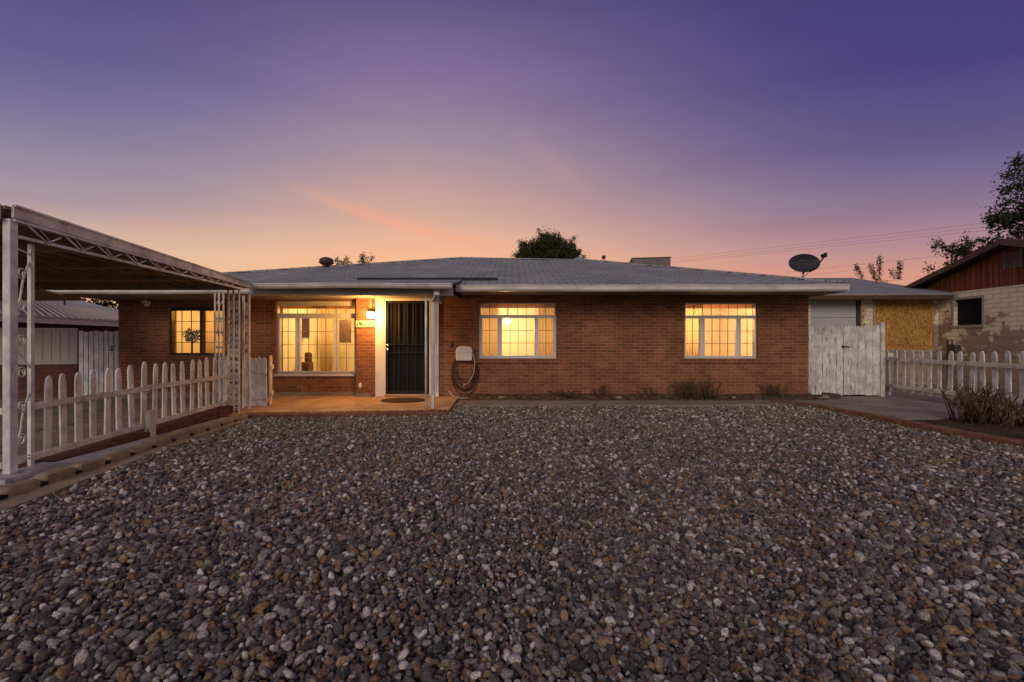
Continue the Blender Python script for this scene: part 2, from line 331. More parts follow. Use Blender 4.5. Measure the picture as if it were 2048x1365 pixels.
# ------------------------------------------------------------------ mesh helpers
class MB:
    def __init__(s): s.v = []; s.f = []; s.smooth = []
    def poly(s, pts, sm=False):
        i = len(s.v); s.v += [tuple(p) for p in pts]; s.f.append(tuple(range(i, i + len(pts)))); s.smooth.append(sm)
    def box(s, x0, x1, y0, y1, z0, z1, mtx=None):
        if x0 > x1: x0, x1 = x1, x0
        if y0 > y1: y0, y1 = y1, y0
        if z0 > z1: z0, z1 = z1, z0
        p = [Vector((x, y, z)) for z in (z0, z1) for y in (y0, y1) for x in (x0, x1)]
        if mtx: p = [mtx @ q for q in p]
        i = len(s.v); s.v += [tuple(q) for q in p]
        for a in ((0, 2, 3, 1), (4, 5, 7, 6), (0, 1, 5, 4), (2, 6, 7, 3), (0, 4, 6, 2), (1, 3, 7, 5)):
            s.f.append(tuple(i + q for q in a)); s.smooth.append(False)
        return s
    def bar(s, a, b, wx, wz=None, up=Vector((0, 0, 1))):
        """rectangular bar from a to b"""
        a = Vector(a); b = Vector(b); d = b - a; L = d.length; d.normalize()
        if abs(d.dot(up)) > .98: up = Vector((0, 1, 0))
        sx = d.cross(up).normalized(); sz = sx.cross(d).normalized(); wz = wz or wx
        m = Matrix((sx, d, sz)).transposed().to_4x4(); m.translation = a
        return s.box(-wx/2, wx/2, 0, L, -wz/2, wz/2, m)
    def prism(s, pts, dz):
        """polygon pts (3d), extruded down by dz"""
        lo = [Vector(p) - Vector((0, 0, dz)) for p in pts]
        n = len(pts); i = len(s.v); s.v += [tuple(p) for p in pts] + [tuple(p) for p in lo]
        s.f.append(tuple(range(i, i + n))); s.smooth.append(False); s.f.append(tuple(reversed(range(i + n, i + 2*n)))); s.smooth.append(False)
        for k in range(n):
            q = (k + 1) % n; s.f.append((i + k, i + n + k, i + n + q, i + q)); s.smooth.append(False)
        return s
    def tube(s, pts, r, seg=8, r2=None, cap=True):
        pts = [Vector(p) for p in pts]; n = len(pts); base = len(s.v); prev = None
        for k, p in enumerate(pts):
            t = (pts[min(k+1, n-1)] - pts[max(k-1, 0)]).normalized()
            ref = prev if prev is not None else (Vector((0, 0, 1)) if abs(t.z) < .9 else Vector((1, 0, 0)))
            u = (ref - t * ref.dot(t))
            if u.length < 1e-5: u = Vector((1, 0, 0)) - t * t.x
            u.normalize(); v = t.cross(u); prev = u
            rr = r if r2 is None else r + (r2 - r) * k / max(1, n - 1)
            for j in range(seg):
                a = 2*math.pi*j/seg; s.v.append(tuple(p + u*math.cos(a)*rr + v*math.sin(a)*rr))
        for k in range(n - 1):
            for j in range(seg):
                q = (j + 1) % seg; s.f.append((base+k*seg+j, base+k*seg+q, base+(k+1)*seg+q, base+(k+1)*seg+j)); s.smooth.append(True)
        if cap:
            s.f.append(tuple(base + j for j in reversed(range(seg)))); s.smooth.append(False)
            s.f.append(tuple(base + (n-1)*seg + j for j in range(seg))); s.smooth.append(False)
        return s
    def lathe(s, prof, seg=24, at=(0, 0, 0), mtx=None):
        base = len(s.v); n = len(prof)
        for r, z in prof:
            for j in range(seg):
                a = 2*math.pi*j/seg; p = Vector((r*math.cos(a), r*math.sin(a), z))
                if mtx: p = mtx @ p
                s.v.append(tuple(p + Vector(at)))
        for k in range(n - 1):
            for j in range(seg):
                q = (j+1) % seg; s.f.append((base+k*seg+j, base+k*seg+q, base+(k+1)*seg+q, base+(k+1)*seg+j)); s.smooth.append(True)
        return s
    def leaf(s, p, size):
        d = Vector((random.gauss(0, 1), random.gauss(0, 1), random.gauss(0, 1))).normalized()
        e = d.cross(Vector((random.gauss(0, 1), random.gauss(0, 1), random.gauss(0, 1)))).normalized()
        l = size * random.uniform(.6, 1.2); ww = l * .38
        s.poly([p - d*l*.5, p + e*ww*.6, p + d*l*.5, p - e*ww*.6])
    def build(s, name, mat, parent=None, bevel=0, loc=None):
        me = bpy.data.meshes.new(name); me.from_pydata(s.v, [], s.f); me.update()
        uvl = me.uv_layers.new(name='UVMap'); vv = me.vertices; data = uvl.data
        for p in me.polygons:
            n = p.normal; ax, ay, az_ = abs(n.x), abs(n.y), abs(n.z)
            for li in p.loop_indices:
                co = vv[me.loops[li].vertex_index].co
                if az_ >= ax and az_ >= ay: data[li].uv = (co.x, co.y)
                elif ax > ay: data[li].uv = (co.y, co.z)
                else: data[li].uv = (co.x, co.z)
        me.polygons.foreach_set('use_smooth', s.smooth)
        me.materials.append(mat.m)
        o = bpy.data.objects.new(name, me); COL.objects.link(o)
        if parent: o.parent = parent
        if loc: o.location = loc
        if bevel:
            bm = o.modifiers.new('bevel', 'BEVEL'); bm.width = bevel; bm.segments = 2; bm.limit_method = 'ANGLE'
        return o
def thing(name, label, cat, loc=(0, 0, 0), group=None):
    o = bpy.data.objects.new(name, None); COL.objects.link(o); o.location = loc; o.empty_display_size = .2
    o['label'] = label; o['category'] = cat
    if group: o['group'] = group
    return o
def tag(o, label, cat, group=None, kind=None):
    o['label'] = label; o['category'] = cat
    if group: o['group'] = group
    if kind: o['kind'] = kind
    return o
def struct(o, label=None):
    o['kind'] = 'structure'
    if label: o['label'] = label
    return o
def wall_grid(mb, a0, a1, z0, z1, f, th, holes, axis='x'):
    """wall in the x-z (axis x, front face at y=f, back f+th) or y-z plane (axis y, front face at x=f), with real openings"""
    xs = sorted({a0, a1, *[min(max(h[i], a0), a1) for h in holes for i in (0, 1)]}); zs = sorted({z0, z1, *[min(max(h[i], z0), z1) for h in holes for i in (2, 3)]})
    def solid(i, k):
        if i < 0 or k < 0 or i >= len(xs)-1 or k >= len(zs)-1: return False
        cx = (xs[i]+xs[i+1])/2; cz = (zs[k]+zs[k+1])/2
        return not any(h[0] < cx < h[1] and h[2] < cz < h[3] for h in holes)
    def pt(a, d, z): return (a, d, z) if axis == 'x' else (d, a, z)
    b = f + th
    for i in range(len(xs)-1):
        for k in range(len(zs)-1):
            if not solid(i, k): continue
            x0, x1, q0, q1 = xs[i], xs[i+1], zs[k], zs[k+1]
            mb.poly([pt(x0, f, q0), pt(x1, f, q0), pt(x1, f, q1), pt(x0, f, q1)])
            mb.poly([pt(x1, b, q0), pt(x0, b, q0), pt(x0, b, q1), pt(x1, b, q1)])
            if not solid(i-1, k): mb.poly([pt(x0, f, q0), pt(x0, f, q1), pt(x0, b, q1), pt(x0, b, q0)])
            if not solid(i+1, k): mb.poly([pt(x1, f, q0), pt(x1, b, q0), pt(x1, b, q1), pt(x1, f, q1)])
            if not solid(i, k-1): mb.poly([pt(x0, f, q0), pt(x0, b, q0), pt(x1, b, q0), pt(x1, f, q0)])
            if not solid(i, k+1): mb.poly([pt(x0, f, q1), pt(x1, f, q1), pt(x1, b, q1), pt(x0, b, q1)])
def U(px, Y): return (px - CX) / F * Y
def V(py, Y): return H + (CY - py) / F * Y

# ------------------------------------------------------------------ ground
g = MB(); g.poly([(-1500, -1500, -.08), (1500, -1500, -.08), (1500, 1500, -.08), (-1500, 1500, -.08)])
struct(g.build('ground', M_dirt), 'bare dirt ground around and behind the houses')
YW = 9.8      # plane of the projecting front wall
YL = 10.0     # plane of the set back left part
ZP = .05
# porch slab
slab = [(-5.35, 7.62, ZP), (-4.38, 7.30, ZP), (-1.10, 7.62, ZP), (-1.14, 9.9, ZP), (-5.35, 10.1, ZP)]
ps = MB(); ps.prism(slab, .12); struct(ps.build('porch_floor', M_porch, bevel=.008), 'concrete porch floor in front of the door')
eb = thing('porch_edging', 'row of reddish bricks along the front edge of the porch floor', 'edging')
e_ = MB()
a = Vector((-4.38, 7.30, ZP+.004)); b_ = Vector((-1.10, 7.62, ZP+.004)); d = (b_ - a); L = d.length; d.normalize(); nrm = Vector((-d.y, d.x, 0))
nb = 32
for i in range(nb):
    p = a + d * (L * (i + .5) / nb) + nrm * .125
    m = Matrix((d, nrm, Vector((0, 0, 1)))).transposed().to_4x4(); m.translation = p + Vector((0, 0, random.uniform(-.003, .003)))
    e_.box(-L/nb/2+.004, L/nb/2-.004, -.14, .12, -.10, .012, m)
e_.build('brick_row', M_rededge, eb, bevel=.006)
# path in front of the wall
pth = MB()
pts = [(-1.08, 9.36), (-1.10, 8.62), (.5, 8.60), (2.5, 8.66), (4.5, 8.74), (5.6, 8.80), (6.6, 9.0), (6.6, 9.5), (4, 9.40), (1.5, 9.34)]
pth.prism([(x, y, .03) for x, y in pts], .1); struct(pth.build('path', M_conc, bevel=.01), 'narrow concrete path between the gravel and the brick wall')
# driveway + soil
EDG = [(5.20, 9.12), (5.42, 8.75), (5.58, 8.24), (5.68, 7.5), (5.73, 6.80), (5.77, 5.98), (5.93, 5.26), (6.05, 4.4), (6.2, 3.2), (6.35, 1.5), (6.4, -1)]
dv = MB()
dv.prism([(5.25, 9.12, .028), (5.46, 8.75, .028), (5.62, 8.24, .028), (5.72, 7.5, .028), (5.75, 7.12, .028), (7.0, 7.25, .028), (7.6, 6.7, .028), (14, 6.6, .028), (14, 12.9, .028), (6.45, 12.9, .028), (6.45, 9.2, .028)], .1)
struct(dv.build('driveway', M_conc), 'worn concrete driveway in front of the white gate')
so_ = MB()
so_.prism([(5.78, 7.1, .012), (5.80, 5.98, .012), (5.96, 5.26, .012), (6.1, 4.4, .012), (6.25, 3.2, .012), (6.4, 1.5, .012), (6.45, -1, .012), (14, -1, .012), (14, 6.58, .012), (7.5, 6.7, .012), (7.0, 7.2, .012)], .06)
struct(so_.build('soil', M_dirt), 'dark bare soil under the large dry bush')
# soil bed against wall: banked grid
def bank(name, x0, x1, y0, y1, zlo, zhi, mat, amp, res=.05):
    mb = MB(); nx = int((x1-x0)/res); ny = max(4, int((y1-y0)/res))
    rng = np.random.default_rng(5); ph = rng.uniform(0, 6, (14, 3)); 
    def hh(x, y):
        t = (y-y0)/(y1-y0)
        h = zlo + (zhi-zlo)*t
        n = sum(math.sin(x*ph[k,0]*3.1+ph[k,1]+y*ph[k,2]*5)*(.9**k) for k in range(14))/5
        return h + amp*n*min(1, t*4) + (random.uniform(-.006, .006) if t > .05 else -.03)
    idx = {}
    for j in range(ny+1):
        for i in range(nx+1):
            x = x0+(x1-x0)*i/nx; y = y0+(y1-y0)*j/ny; idx[i, j] = len(mb.v); mb.v.append((x, y, hh(x, y)))
    for j in range(ny):
        for i in range(nx): mb.f.append((idx[i,j], idx[i+1,j], idx[i+1,j+1], idx[i,j+1])); mb.smooth.append(True)
    return mb.build(name, mat)
struct(bank('flower_bed', -1.12, 6.42, 9.30, 9.86, .03, .125, M_bedsoil, .02, .04), 'banked soil bed along the foot of the brick wall')

# ------------------------------------------------------------------ gravel (real pebbles, instanced by geometry nodes in one object)
def poly_in(px, py, poly):
    inside = np.zeros(px.shape, bool); n = len(poly)
    for i in range(n):
        x1, y1 = poly[i]; x2, y2 = poly[(i+1) % n]
        cnd = ((y1 > py) != (y2 > py)) & (px < (x2-x1)*(py-y1)/(y2-y1+1e-12)+x1); inside ^= cnd
    return inside
LEDGE = [(-4.12, 7.35), (-4.10, 6.8), (-3.95, 5.2), (-3.80, 4.2), (-3.68, 3.27), (-3.5, 2.2), (-3.3, .8), (-3.1, -1.0)]
GPOLY = LEDGE[::-1] + [(-4.12, 7.32), (-1.08, 7.60), (-1.06, 8.64), (.5, 8.62), (2.5, 8.68), (4.5, 8.76), (5.2, 8.95)] + [(x-.06, y) for x, y in EDG[1:]]
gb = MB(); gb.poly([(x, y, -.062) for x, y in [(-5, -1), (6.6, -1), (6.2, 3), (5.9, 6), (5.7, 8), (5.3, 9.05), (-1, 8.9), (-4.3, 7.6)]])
struct(gb.build('gap_shade_soil', M_gap_shade), 'soil between the pebbles, its near-black colour holding the shade of the gaps')
rng = np.random.default_rng(11)
def layer(sp, z, smin, smax, keep=1.0):
    xs = np.arange(-4.3, 6.6, sp); ys = np.arange(-.6, 9.1, sp); gx, gy = np.meshgrid(xs, ys); gx = gx.ravel(); gy = gy.ravel()
    gx = gx + rng.uniform(-.5, .5, gx.shape)*sp; gy = gy + rng.uniform(-.5, .5, gy.shape)*sp
    k = poly_in(gx, gy, GPOLY) & (rng.random(gx.shape) < keep); gx = gx[k]; gy = gy[k]; n = len(gx)
    s = (smin + (smax - smin) * rng.random(n) ** 1.9) * (1 + .16*np.sin(gx*1.3+1.1)*np.cos(gy*1.1+gx*.4) + .08*np.sin(gx*3.7-gy*2.9))
    und = .012*np.sin(gx*1.7+gy*.6)+.010*np.sin(gy*2.3-gx*.8)
    gz = z + und + rng.uniform(-.007, .007, n) + s*.12
    co = np.stack([gx, gy, gz], 1)
    rot = np.stack([rng.normal(0, .62, n), rng.normal(0, .62, n), rng.uniform(0, 6.28, n)], 1)
    scl = np.stack([s*rng.uniform(.95, 1.45, n), s*rng.uniform(.7, 1.05, n), s*rng.uniform(.5, .85, n)], 1)
    return co, rot, scl, rng.random(n)
ls = [layer(.0165, -.036, .0075, .0145), layer(.0198, -.012, .008, .020, .88), layer(.037, .008, .0105, .0245, .62)]
co = np.concatenate([l[0] for l in ls]); rot = np.concatenate([l[1] for l in ls]); scl = np.concatenate([l[2] for l in ls]); tint = np.concatenate([l[3] for l in ls])
me = bpy.data.meshes.new('gravel'); me.vertices.add(len(co)); me.vertices.foreach_set('co', co.astype(np.float32).ravel())
for nm, arr, tp, key in (('rot', rot, 'FLOAT_VECTOR', 'vector'), ('scl', scl, 'FLOAT_VECTOR', 'vector'), ('tint', tint, 'FLOAT', 'value')):
    at_ = me.attributes.new(nm, tp, 'POINT'); at_.data.foreach_set(key, arr.astype(np.float32).ravel())
me.update(); me.materials.append(M_peb.m)
gravel = bpy.data.objects.new('gravel', me); COL.objects.link(gravel)
tag(gravel, 'bed of rounded grey and brown river pebbles covering the front yard', 'gravel', kind='stuff')
ng = bpy.data.node_groups.new('pebbles', 'GeometryNodeTree')
ng.interface.new_socket('Geometry', in_out='INPUT', socket_type='NodeSocketGeometry'); ng.interface.new_socket('Geometry', in_out='OUTPUT', socket_type='NodeSocketGeometry')
def G(t, **k):
    n = ng.nodes.new(t)
    for a, b in k.items(): setattr(n, a, b)
    return n
gi = G('NodeGroupInput'); go = G('NodeGroupOutput'); g2i = G('GeometryNodeGeometryToInstance')
for vi in range(7):
    ico = G('GeometryNodeMeshIcoSphere'); ico.inputs['Radius'].default_value = 1; ico.inputs['Subdivisions'].default_value = 4
    nz = G('ShaderNodeTexNoise'); nz.noise_dimensions = '4D'; nz.inputs['W'].default_value = vi*7.3; nz.inputs['Scale'].default_value = .85; nz.inputs['Detail'].default_value = 2; nz.inputs['Roughness'].default_value = .35
    nr = G('GeometryNodeInputNormal'); sp = G('GeometryNodeSetPosition')
    sb = G('ShaderNodeMath', operation='MULTIPLY_ADD'); ng.links.new(nz.outputs[0], sb.inputs[0]); sb.inputs[1].default_value = 1.1; sb.inputs[2].default_value = -.55
    vm = G('ShaderNodeVectorMath', operation='SCALE'); ng.links.new(nr.outputs[0], vm.inputs[0]); ng.links.new(sb.outputs[0], vm.inputs['Scale'])
    ng.links.new(ico.outputs['Mesh'], sp.inputs['Geometry']); ng.links.new(vm.outputs[0], sp.inputs['Offset'])
    ss = G('GeometryNodeSetShadeSmooth'); ng.links.new(sp.outputs[0], ss.inputs[0])
    sm = G('GeometryNodeSetMaterial'); sm.inputs['Material'].default_value = M_peb.m; ng.links.new(ss.outputs[0], sm.inputs['Geometry'])
    ng.links.new(sm.outputs[0], g2i.inputs[0])
iop = G('GeometryNodeInstanceOnPoints'); ng.links.new(gi.outputs[0], iop.inputs['Points']); ng.links.new(g2i.outputs[0], iop.inputs['Instance'])
iop.inputs['Pick Instance'].default_value = True
ri = G('FunctionNodeRandomValue', data_type='INT'); 
for s in ri.inputs:
    if s.type == 'INT' and s.name == 'Min' and s.enabled: s.default_value = 0
    if s.type == 'INT' and s.name == 'Max' and s.enabled: s.default_value = 6
ro = [s for s in ri.outputs if s.type == 'INT'][0]; ng.links.new(ro, iop.inputs['Instance Index'])
def nattr(nm):
    q = G('GeometryNodeInputNamedAttribute', data_type='FLOAT_VECTOR'); q.inputs[0].default_value = nm; return q.outputs[0]
er = G('FunctionNodeEulerToRotation'); ng.links.new(nattr('rot'), er.inputs[0]); ng.links.new(er.outputs[0], iop.inputs['Rotation'])
ng.links.new(nattr('scl'), iop.inputs['Scale']); ng.links.new(iop.outputs[0], go.inputs[0])
md = gravel.modifiers.new('pebbles', 'NODES'); md.node_group = ng

# ------------------------------------------------------------------ edgings
def path_blocks(pts, width, height, zb, length, gap, name, mat, parent, side=1, jitter=.006, zfun=None):
    pts = [Vector((p[0], p[1], 0)) for p in pts]; acc = 0; first = True
    seg = []; 
    for i in range(len(pts)-1):
        d = pts[i+1]-pts[i]; n = max(1, int(round(d.length/.02)))
        for k in range(n): seg.append(pts[i]+d*(k/n))
    seg.append(pts[-1]); step = int(length/.02)
    for i in range(0, len(seg)-step, step):
        a = seg[i]; b = seg[min(i+step, len(seg)-1)]; d = (b-a); L = d.length; d.normalize(); nr = Vector((-d.y, d.x, 0))
        m = Matrix((d, nr, Vector((0, 0, 1)))).transposed().to_4x4(); m.translation = a + Vector((0, 0, random.uniform(-jitter, jitter)))
        mb = MB(); mb.box(gap/2, L-gap/2, -width/2, width/2, zb, zb+height, m)
        mb.build(name, mat, parent, bevel=.035 if width < .145 else .012)
re = thing('brick_edging', 'curved low edging of red bricks between the pebbles and the driveway', 'edging')
path_blocks([(x+.02, y) for x, y in EDG], .15, .15, -.06, .30, .003, 'edging_brick', M_rededge, re)
pe = thing('paver_edging', 'row of rounded tan concrete edging blocks below the left picket fence', 'edging')
PE = [(-4.26, 7.28), (-4.28, 6.8), (-4.20, 5.4), (-4.10, 4.4), (-4.02, 3.5), (-3.9, 2.6), (-3.8, 1.4), (-3.7, -.4)]
path_blocks(PE, .14, .16, -.06, .34, .042, 'edging_block', M_tan, pe, jitter=.028)
jm = MB()
for i in range(len(PE)-1): jm.bar((*PE[i], -.01), (*PE[i+1], -.01), .125, .11)
jm.build('joint_shade', M_gap_shade, pe)  # dark filler bars put shadow into the gaps between blocks
st = MB(); o_ = [(-4.20, 7.30), (-4.21, 6.8), (-4.13, 5.4), (-4.03, 4.4), (-3.95, 3.5), (-3.83, 2.6), (-3.73, 1.4), (-3.63, -.4)]
st.prism([(x, y, .018) for x, y in o_] + [(x-.02, y, .018) for x, y in LEDGE[::-1][1:]], .06)
struct(st.build('concrete_strip', M_tan), 'flat tan concrete strip between the edging blocks and the pebbles')
cs = MB(); cs.prism([(-4.62, 7.3, .03), (-4.6, 5.4, .03), (-4.6, 3.0, .03), (-4.6, -.4, .03), (-3.76, -.4, .03), (-3.88, 1.4, .03), (-3.98, 2.6, .03), (-4.09, 3.5, .03), (-4.17, 4.4, .03), (-4.27, 5.4, .03), (-4.35, 6.8, .03), (-4.33, 7.3, .03)], .06)
struct(cs.build('fence_footing', M_plinth), 'whitewashed concrete strip along the foot of the fence')
lw = thing('low_brick_wall', 'low red brick curb carrying the left picket fence', 'wall')
mb = MB()
for i in range(14):
    y0 = 4.05 + i*.262; zt = .045 + .043*(y0-4.56) + random.uniform(-.006, .006)
    mb.box(-4.86, -4.63 + random.uniform(-.006, .006), y0, y0+.256, -.03, zt)
mb.build('curb', M_redbrick, lw, bevel=.006)
cpf = MB(); cpf.poly([(-14, .5, -.01), (-4.86, .5, -.01), (-4.86, 7.62, -.01), (-5.35, 7.62, -.01), (-5.35, 10.2, -.01), (-14, 10.2, -.01)])
struct(cpf.build('carport_floor', M_conc), 'dusky concrete floor under the carport')

# ------------------------------------------------------------------ pickets
def picket_mesh(w, t, h, top=.09):
    mb = MB(); pr = [(-w/2, 0), (w/2, 0), (w/2, h-top), (w*.44, h-top*.55), (w*.27, h-top*.15), (w*.07, h), (-w*.07, h), (-w*.27, h-top*.15), (-w*.44, h-top*.55), (-w/2, h-top)]
    n = len(pr); i = len(mb.v); mb.v += [(0, x, z) for x, z in pr] + [(-t, x, z) for x, z in pr]
    mb.f.append(tuple(range(i, i+n))); mb.smooth.append(False); mb.f.append(tuple(reversed(range(i+n, i+2*n)))); mb.smooth.append(False)
    for k in range(n):
        q = (k+1) % n; mb.f.append((i+k, i+n+k, i+n+q, i+q)); mb.smooth.append(False)
    return mb
lf = thing('picket_fence', 'weathered white picket fence with rounded tops beside the carport on the left', 'fence', (-4.75, 4.66, 0))
y = 4.66; first = None; zl = lambda y: .09 + .043*(y-4.56)
base = picket_mesh(.074, .02, .79, .10).build('picket', M_picket, lf, bevel=.003)
i = 0
while y < 7.66:
    o = base if i == 0 else base.copy()
    if i: COL.objects.link(o); o.parent = lf
    o.location = (random.uniform(-.004, .004), y-4.66, zl(y) + random.uniform(-.015, .012) + (.03 if i == 7 else 0) - .0*y)
    o.scale = (1, random.uniform(.93, 1.08), (.80 + .06*(.5 - (y-4.66)/6)) / .79 * .97 + random.uniform(-.012, .012))
    o.rotation_euler = (random.uniform(-.034, .034), random.uniform(-.015, .015), 0)
    y += .172 + (random.uniform(-.012, .012)); i += 1
for (ya, yb, za, zb) in ((4.2, 5.93, .60, .635), (5.90, 7.62, .645, .665)):
    MB().bar((.028, ya-4.66, za), (.028, yb-4.66, zb), .035, .062).build('rail', M_rail, lf, bevel=.005)
for (ya, yb) in ((4.2, 5.90), (5.98, 7.64)):
    MB().bar((.024, ya-4.66, zl(ya)+.02), (.024, yb-4.66, zl(yb)+.02), .04, .06).build('rail', M_rail, lf, bevel=.005)
MB().box(.05, .13, 1.16, 1.25, .0, .36).build('post', M_rail, lf, bevel=.006)
MB().box(-.11, -.03, 2.93, 3.02, .0, .98).build('post', M_rail, lf, bevel=.006)

rf = thing('picket_fence', 'dirty white picket fence running from the board gate past the dry bush on the right', 'fence', (8.46, 10.26, 0))
base = picket_mesh(.095, .022, .90, .085).build('picket', M_picket, rf, bevel=.003)
y = 10.24; i = 0
while y > 4.9:
    o = base if i == 0 else base.copy()
    if i: COL.objects.link(o); o.parent = rf
    x = 8.1 + .1*(y-6.6)
    o.location = (x-8.46+random.uniform(-.004, .004), y-10.26, .14 + .014*(10.2-y) + random.uniform(-.012, .012)); o.scale = (1, random.uniform(.92, 1.06), random.uniform(.985, 1.02))
    o.rotation_euler = (random.uniform(-.034, .034), random.uniform(-.015, .015), R(174.3))
    y -= .229 + random.uniform(-.008, .008); i += 1
def rx(y): return 8.1 + .1*(y-6.6) - 8.46 - .045
for (ya, yb, z, dz) in ((10.34, 9.35, .85, 0), (9.34, 4.8, .845, -.01), (10.3, 8.1, .26, .02), (8.1, 4.8, .29, .03)):
    MB().bar((rx(ya), ya-10.26, z), (rx(yb), yb-10.26, z+dz), .035, .075).build('rail', M_rail, rf, bevel=.005)
for yy in (10.30, 8.2, 6.1): MB().box(rx(yy)+.07, rx(yy)+.14, yy-10.26-.035, yy-10.26+.035, 0, .80).build('post', M_rail, rf, bevel=.006)

# ------------------------------------------------------------------ brick house
house = thing('brick_house', 'low brick ranch house with lit windows, grey shingle roof and a covered porch', 'house', (0, 9.8, 0))
house.location = (0, 0, 0)
ZT = 2.30
W = {'w1': (U(551, YL), U(712, YL), V(748, YL), V(602.5, YL)), 'w2': (U(957, YW), U(1113, YW), V(717.5, YW), V(605, YW)),
     'w3': (U(1369, YW), U(1516, YW), V(717.5, YW), V(605, YW)), 'w0': (U(337, YL), U(448, YL), V(711, YL), V(614, YL))}
XJ = U(712.5, YW); XR = U(1617, YW); XL = U(237, YL)
door = (U(751, YW), U(878, YW), ZP, V(591, YW)+.02)
mb = MB()
wall_grid(mb, XJ, XR, -.1, ZT, YW, .24, [W['w2'], W['w3'], (door[0], door[1], -.1, 2.22)])
wall_grid(mb, XL, XJ+.24, -.1, ZT, YL, .24, [W['w1'], W['w0']])
mb.box(XJ, XJ+.03, YW+.22, YL+.002, -.1, ZT)
mb.build('wall', M_brick, house)
mb = MB(); wall_grid(mb, YW+.24, 18.6, -.1, ZT, XR-.24, .24, [], 'y'); mb.build('wall', M_brick, house)
mb = MB(); wall_grid(mb, YL+.24, 18.6, -.1, ZT, XL, .24, [], 'y'); mb.build('wall', M_brick, house)
mb = MB(); wall_grid(mb, XL, XR, -.1, ZT, 18.6, .24, []); mb.build('wall', M_brick, house)
# foundation
mb = MB(); mb.box(XL-.01, XJ-.002, YL-.025, YL-.001, -.1, .125); mb.box(XJ-.01, door[0]-.002, YW-.03, YW-.001, -.1, .115); mb.build('foundation', M_conc, house)
# brick sills
for kx in ('w2', 'w3'):
    x0, x1, z0, z1 = W[kx]; mb = MB()
    n = int((x1-x0+.16)/.072)
    for i in range(n):
        xa = x0-.08+i*(x1-x0+.16)/n; mb.box(xa+.003, xa+(x1-x0+.16)/n-.003, YW-.035, YW+.06, z0-.10, z0-.003)
    mb.build('window_sill', M_brick, house, bevel=.004)
x0, x1, z0, z1 = W['w1']; MB().box(x0-.03, x1-.02, YL-.03, YL+.05, z0-.05, z0-.003).build('window_sill', M_winframe, house, bevel=.004)

def window(key, Yf, cols, trans, rows, curtain=None, mat=M_winframe, muntin=M_muntin, glassbox=None, cols_t=8, mun=(2, 4, 2)):
    """cols: list of (px0,px1) glass lights; trans: (py0,py1) or None; rows: (py0,py1) glass; all at frame plane"""
    x0, x1, z0, z1 = W[key]; Y0 = Yf + .07; Y1 = Yf + .15
    wn = bpy.data.objects.new('window', None); COL.objects.link(wn); wn.parent = house
    holes = [(U(a, Y0), U(b, Y0), V(rows[1], Y0), V(rows[0], Y0)) for a, b in cols]
    if trans: holes.append((U(trans[2], Y0), U(trans[3], Y0), V(trans[1], Y0), V(trans[0], Y0)))
    mb = MB(); wall_grid(mb, x0+.002, x1-.002, z0+.002, z1-.002, Y0, Y1-Y0, holes)
    # raised casings round each lower light
    for h in holes:
        t = .016
        mb.box(h[0]-t, h[0], Y0-.014, Y0-.001, h[2]-t, h[3]+t); mb.box(h[1], h[1]+t, Y0-.014, Y0-.001, h[2]-t, h[3]+t)
        mb.box(h[0]+.001, h[1]-.001, Y0-.014, Y0-.001, h[2]-t, h[2]); mb.box(h[0]+.001, h[1]-.001, Y0-.014, Y0-.001, h[3], h[3]+t)
    mb.build('frame', mat, wn)
    mb = MB(); mb.box(x0+.01, x1-.01, Y1-.012, Y1-.006, z0+.01, z1-.01); mb.build('pane', M_glass, wn)
    mb = MB(); t = .0055
    for h, k in zip(holes[:len(cols)], mun):
        for i in range(1, k):
            xm = h[0]+(h[1]-h[0])*i/k; mb.box(xm-t, xm+t, Y0+.012, Y0+.026, h[2], h[3])
        nr = rows[2]
        for j in range(1, nr):
            zm = h[2]+(h[3]-h[2])*j/nr; mb.box(h[0], h[1], Y0+.030, Y0+.042, zm-t, zm+t)
    if trans:
        h = holes[-1]
        for i in range(1, cols_t):
            xm = h[0]+(h[1]-h[0])*i/cols_t; mb.box(xm-t, xm+t, Y0+.012, Y0+.026, h[2], h[3])
    mb.build('grille', muntin, wn)
    return wn
def room(x0, x1, y0, y1, z1, name='interior_wall'):
    mb = MB()
    for f in ([(x0,y0,.0),(x1,y0,.0),(x1,y1,.0),(x0,y1,.0)],): pass
    mb.poly([(x0,y1,0),(x1,y1,0),(x1,y1,z1),(x0,y1,z1)]); mb.poly([(x0,y0,0),(x0,y1,0),(x0,y1,z1),(x0,y0,z1)]); mb.poly([(x1,y0,0),(x1,y0,z1),(x1,y1,z1),(x1,y1,0)])
    mb.poly([(x0,y0,z1),(x0,y1,z1),(x1,y1,z1),(x1,y0,z1)])
    o = mb.build('interior_wall', M_int, house)
    mb = MB(); mb.poly([(x0,y0,.1),(x1,y0,.1),(x1,y1,.1),(x0,y1,.1)]); mb.build('interior_floor', M_floor_in, house)
def lamp(x, y, z, watts, col, r=.06, label='', globe=True):
    t = thing('ceiling_lamp', label, 'lamp', (x, y, z), 'ceiling lamps in the lit rooms')
    MB().lathe([(0, .0), (.05, .0), (.10, -.03), (.115, -.07), (.09, -.12), (.04, -.14), (0, -.145)][::-1], 20).build('globe', M_ceil, t)
    MB().lathe([(0, .03), (.07, .03), (.07, 0.001), (0, 0.001)][::-1], 16).build('cap', M_knob, t)
    if z < 2.1: MB().tube([(0, 0, .03), (0, 0, 2.285-z)], .008, 8).build('cord', M_vent, t)
    ld = bpy.data.lights.new('bulb', 'POINT'); ld.energy = watts; ld.color = col; ld.shadow_soft_size = r
    lo = bpy.data.objects.new('bulb', ld); COL.objects.link(lo); lo.parent = t; lo.location = (0, 0, -.24)
window('w2', YW, [(964, 995), (1004, 1069), (1077, 1107)], (608, 630.5, 961, 1109), (636.5, 711.5, 3))
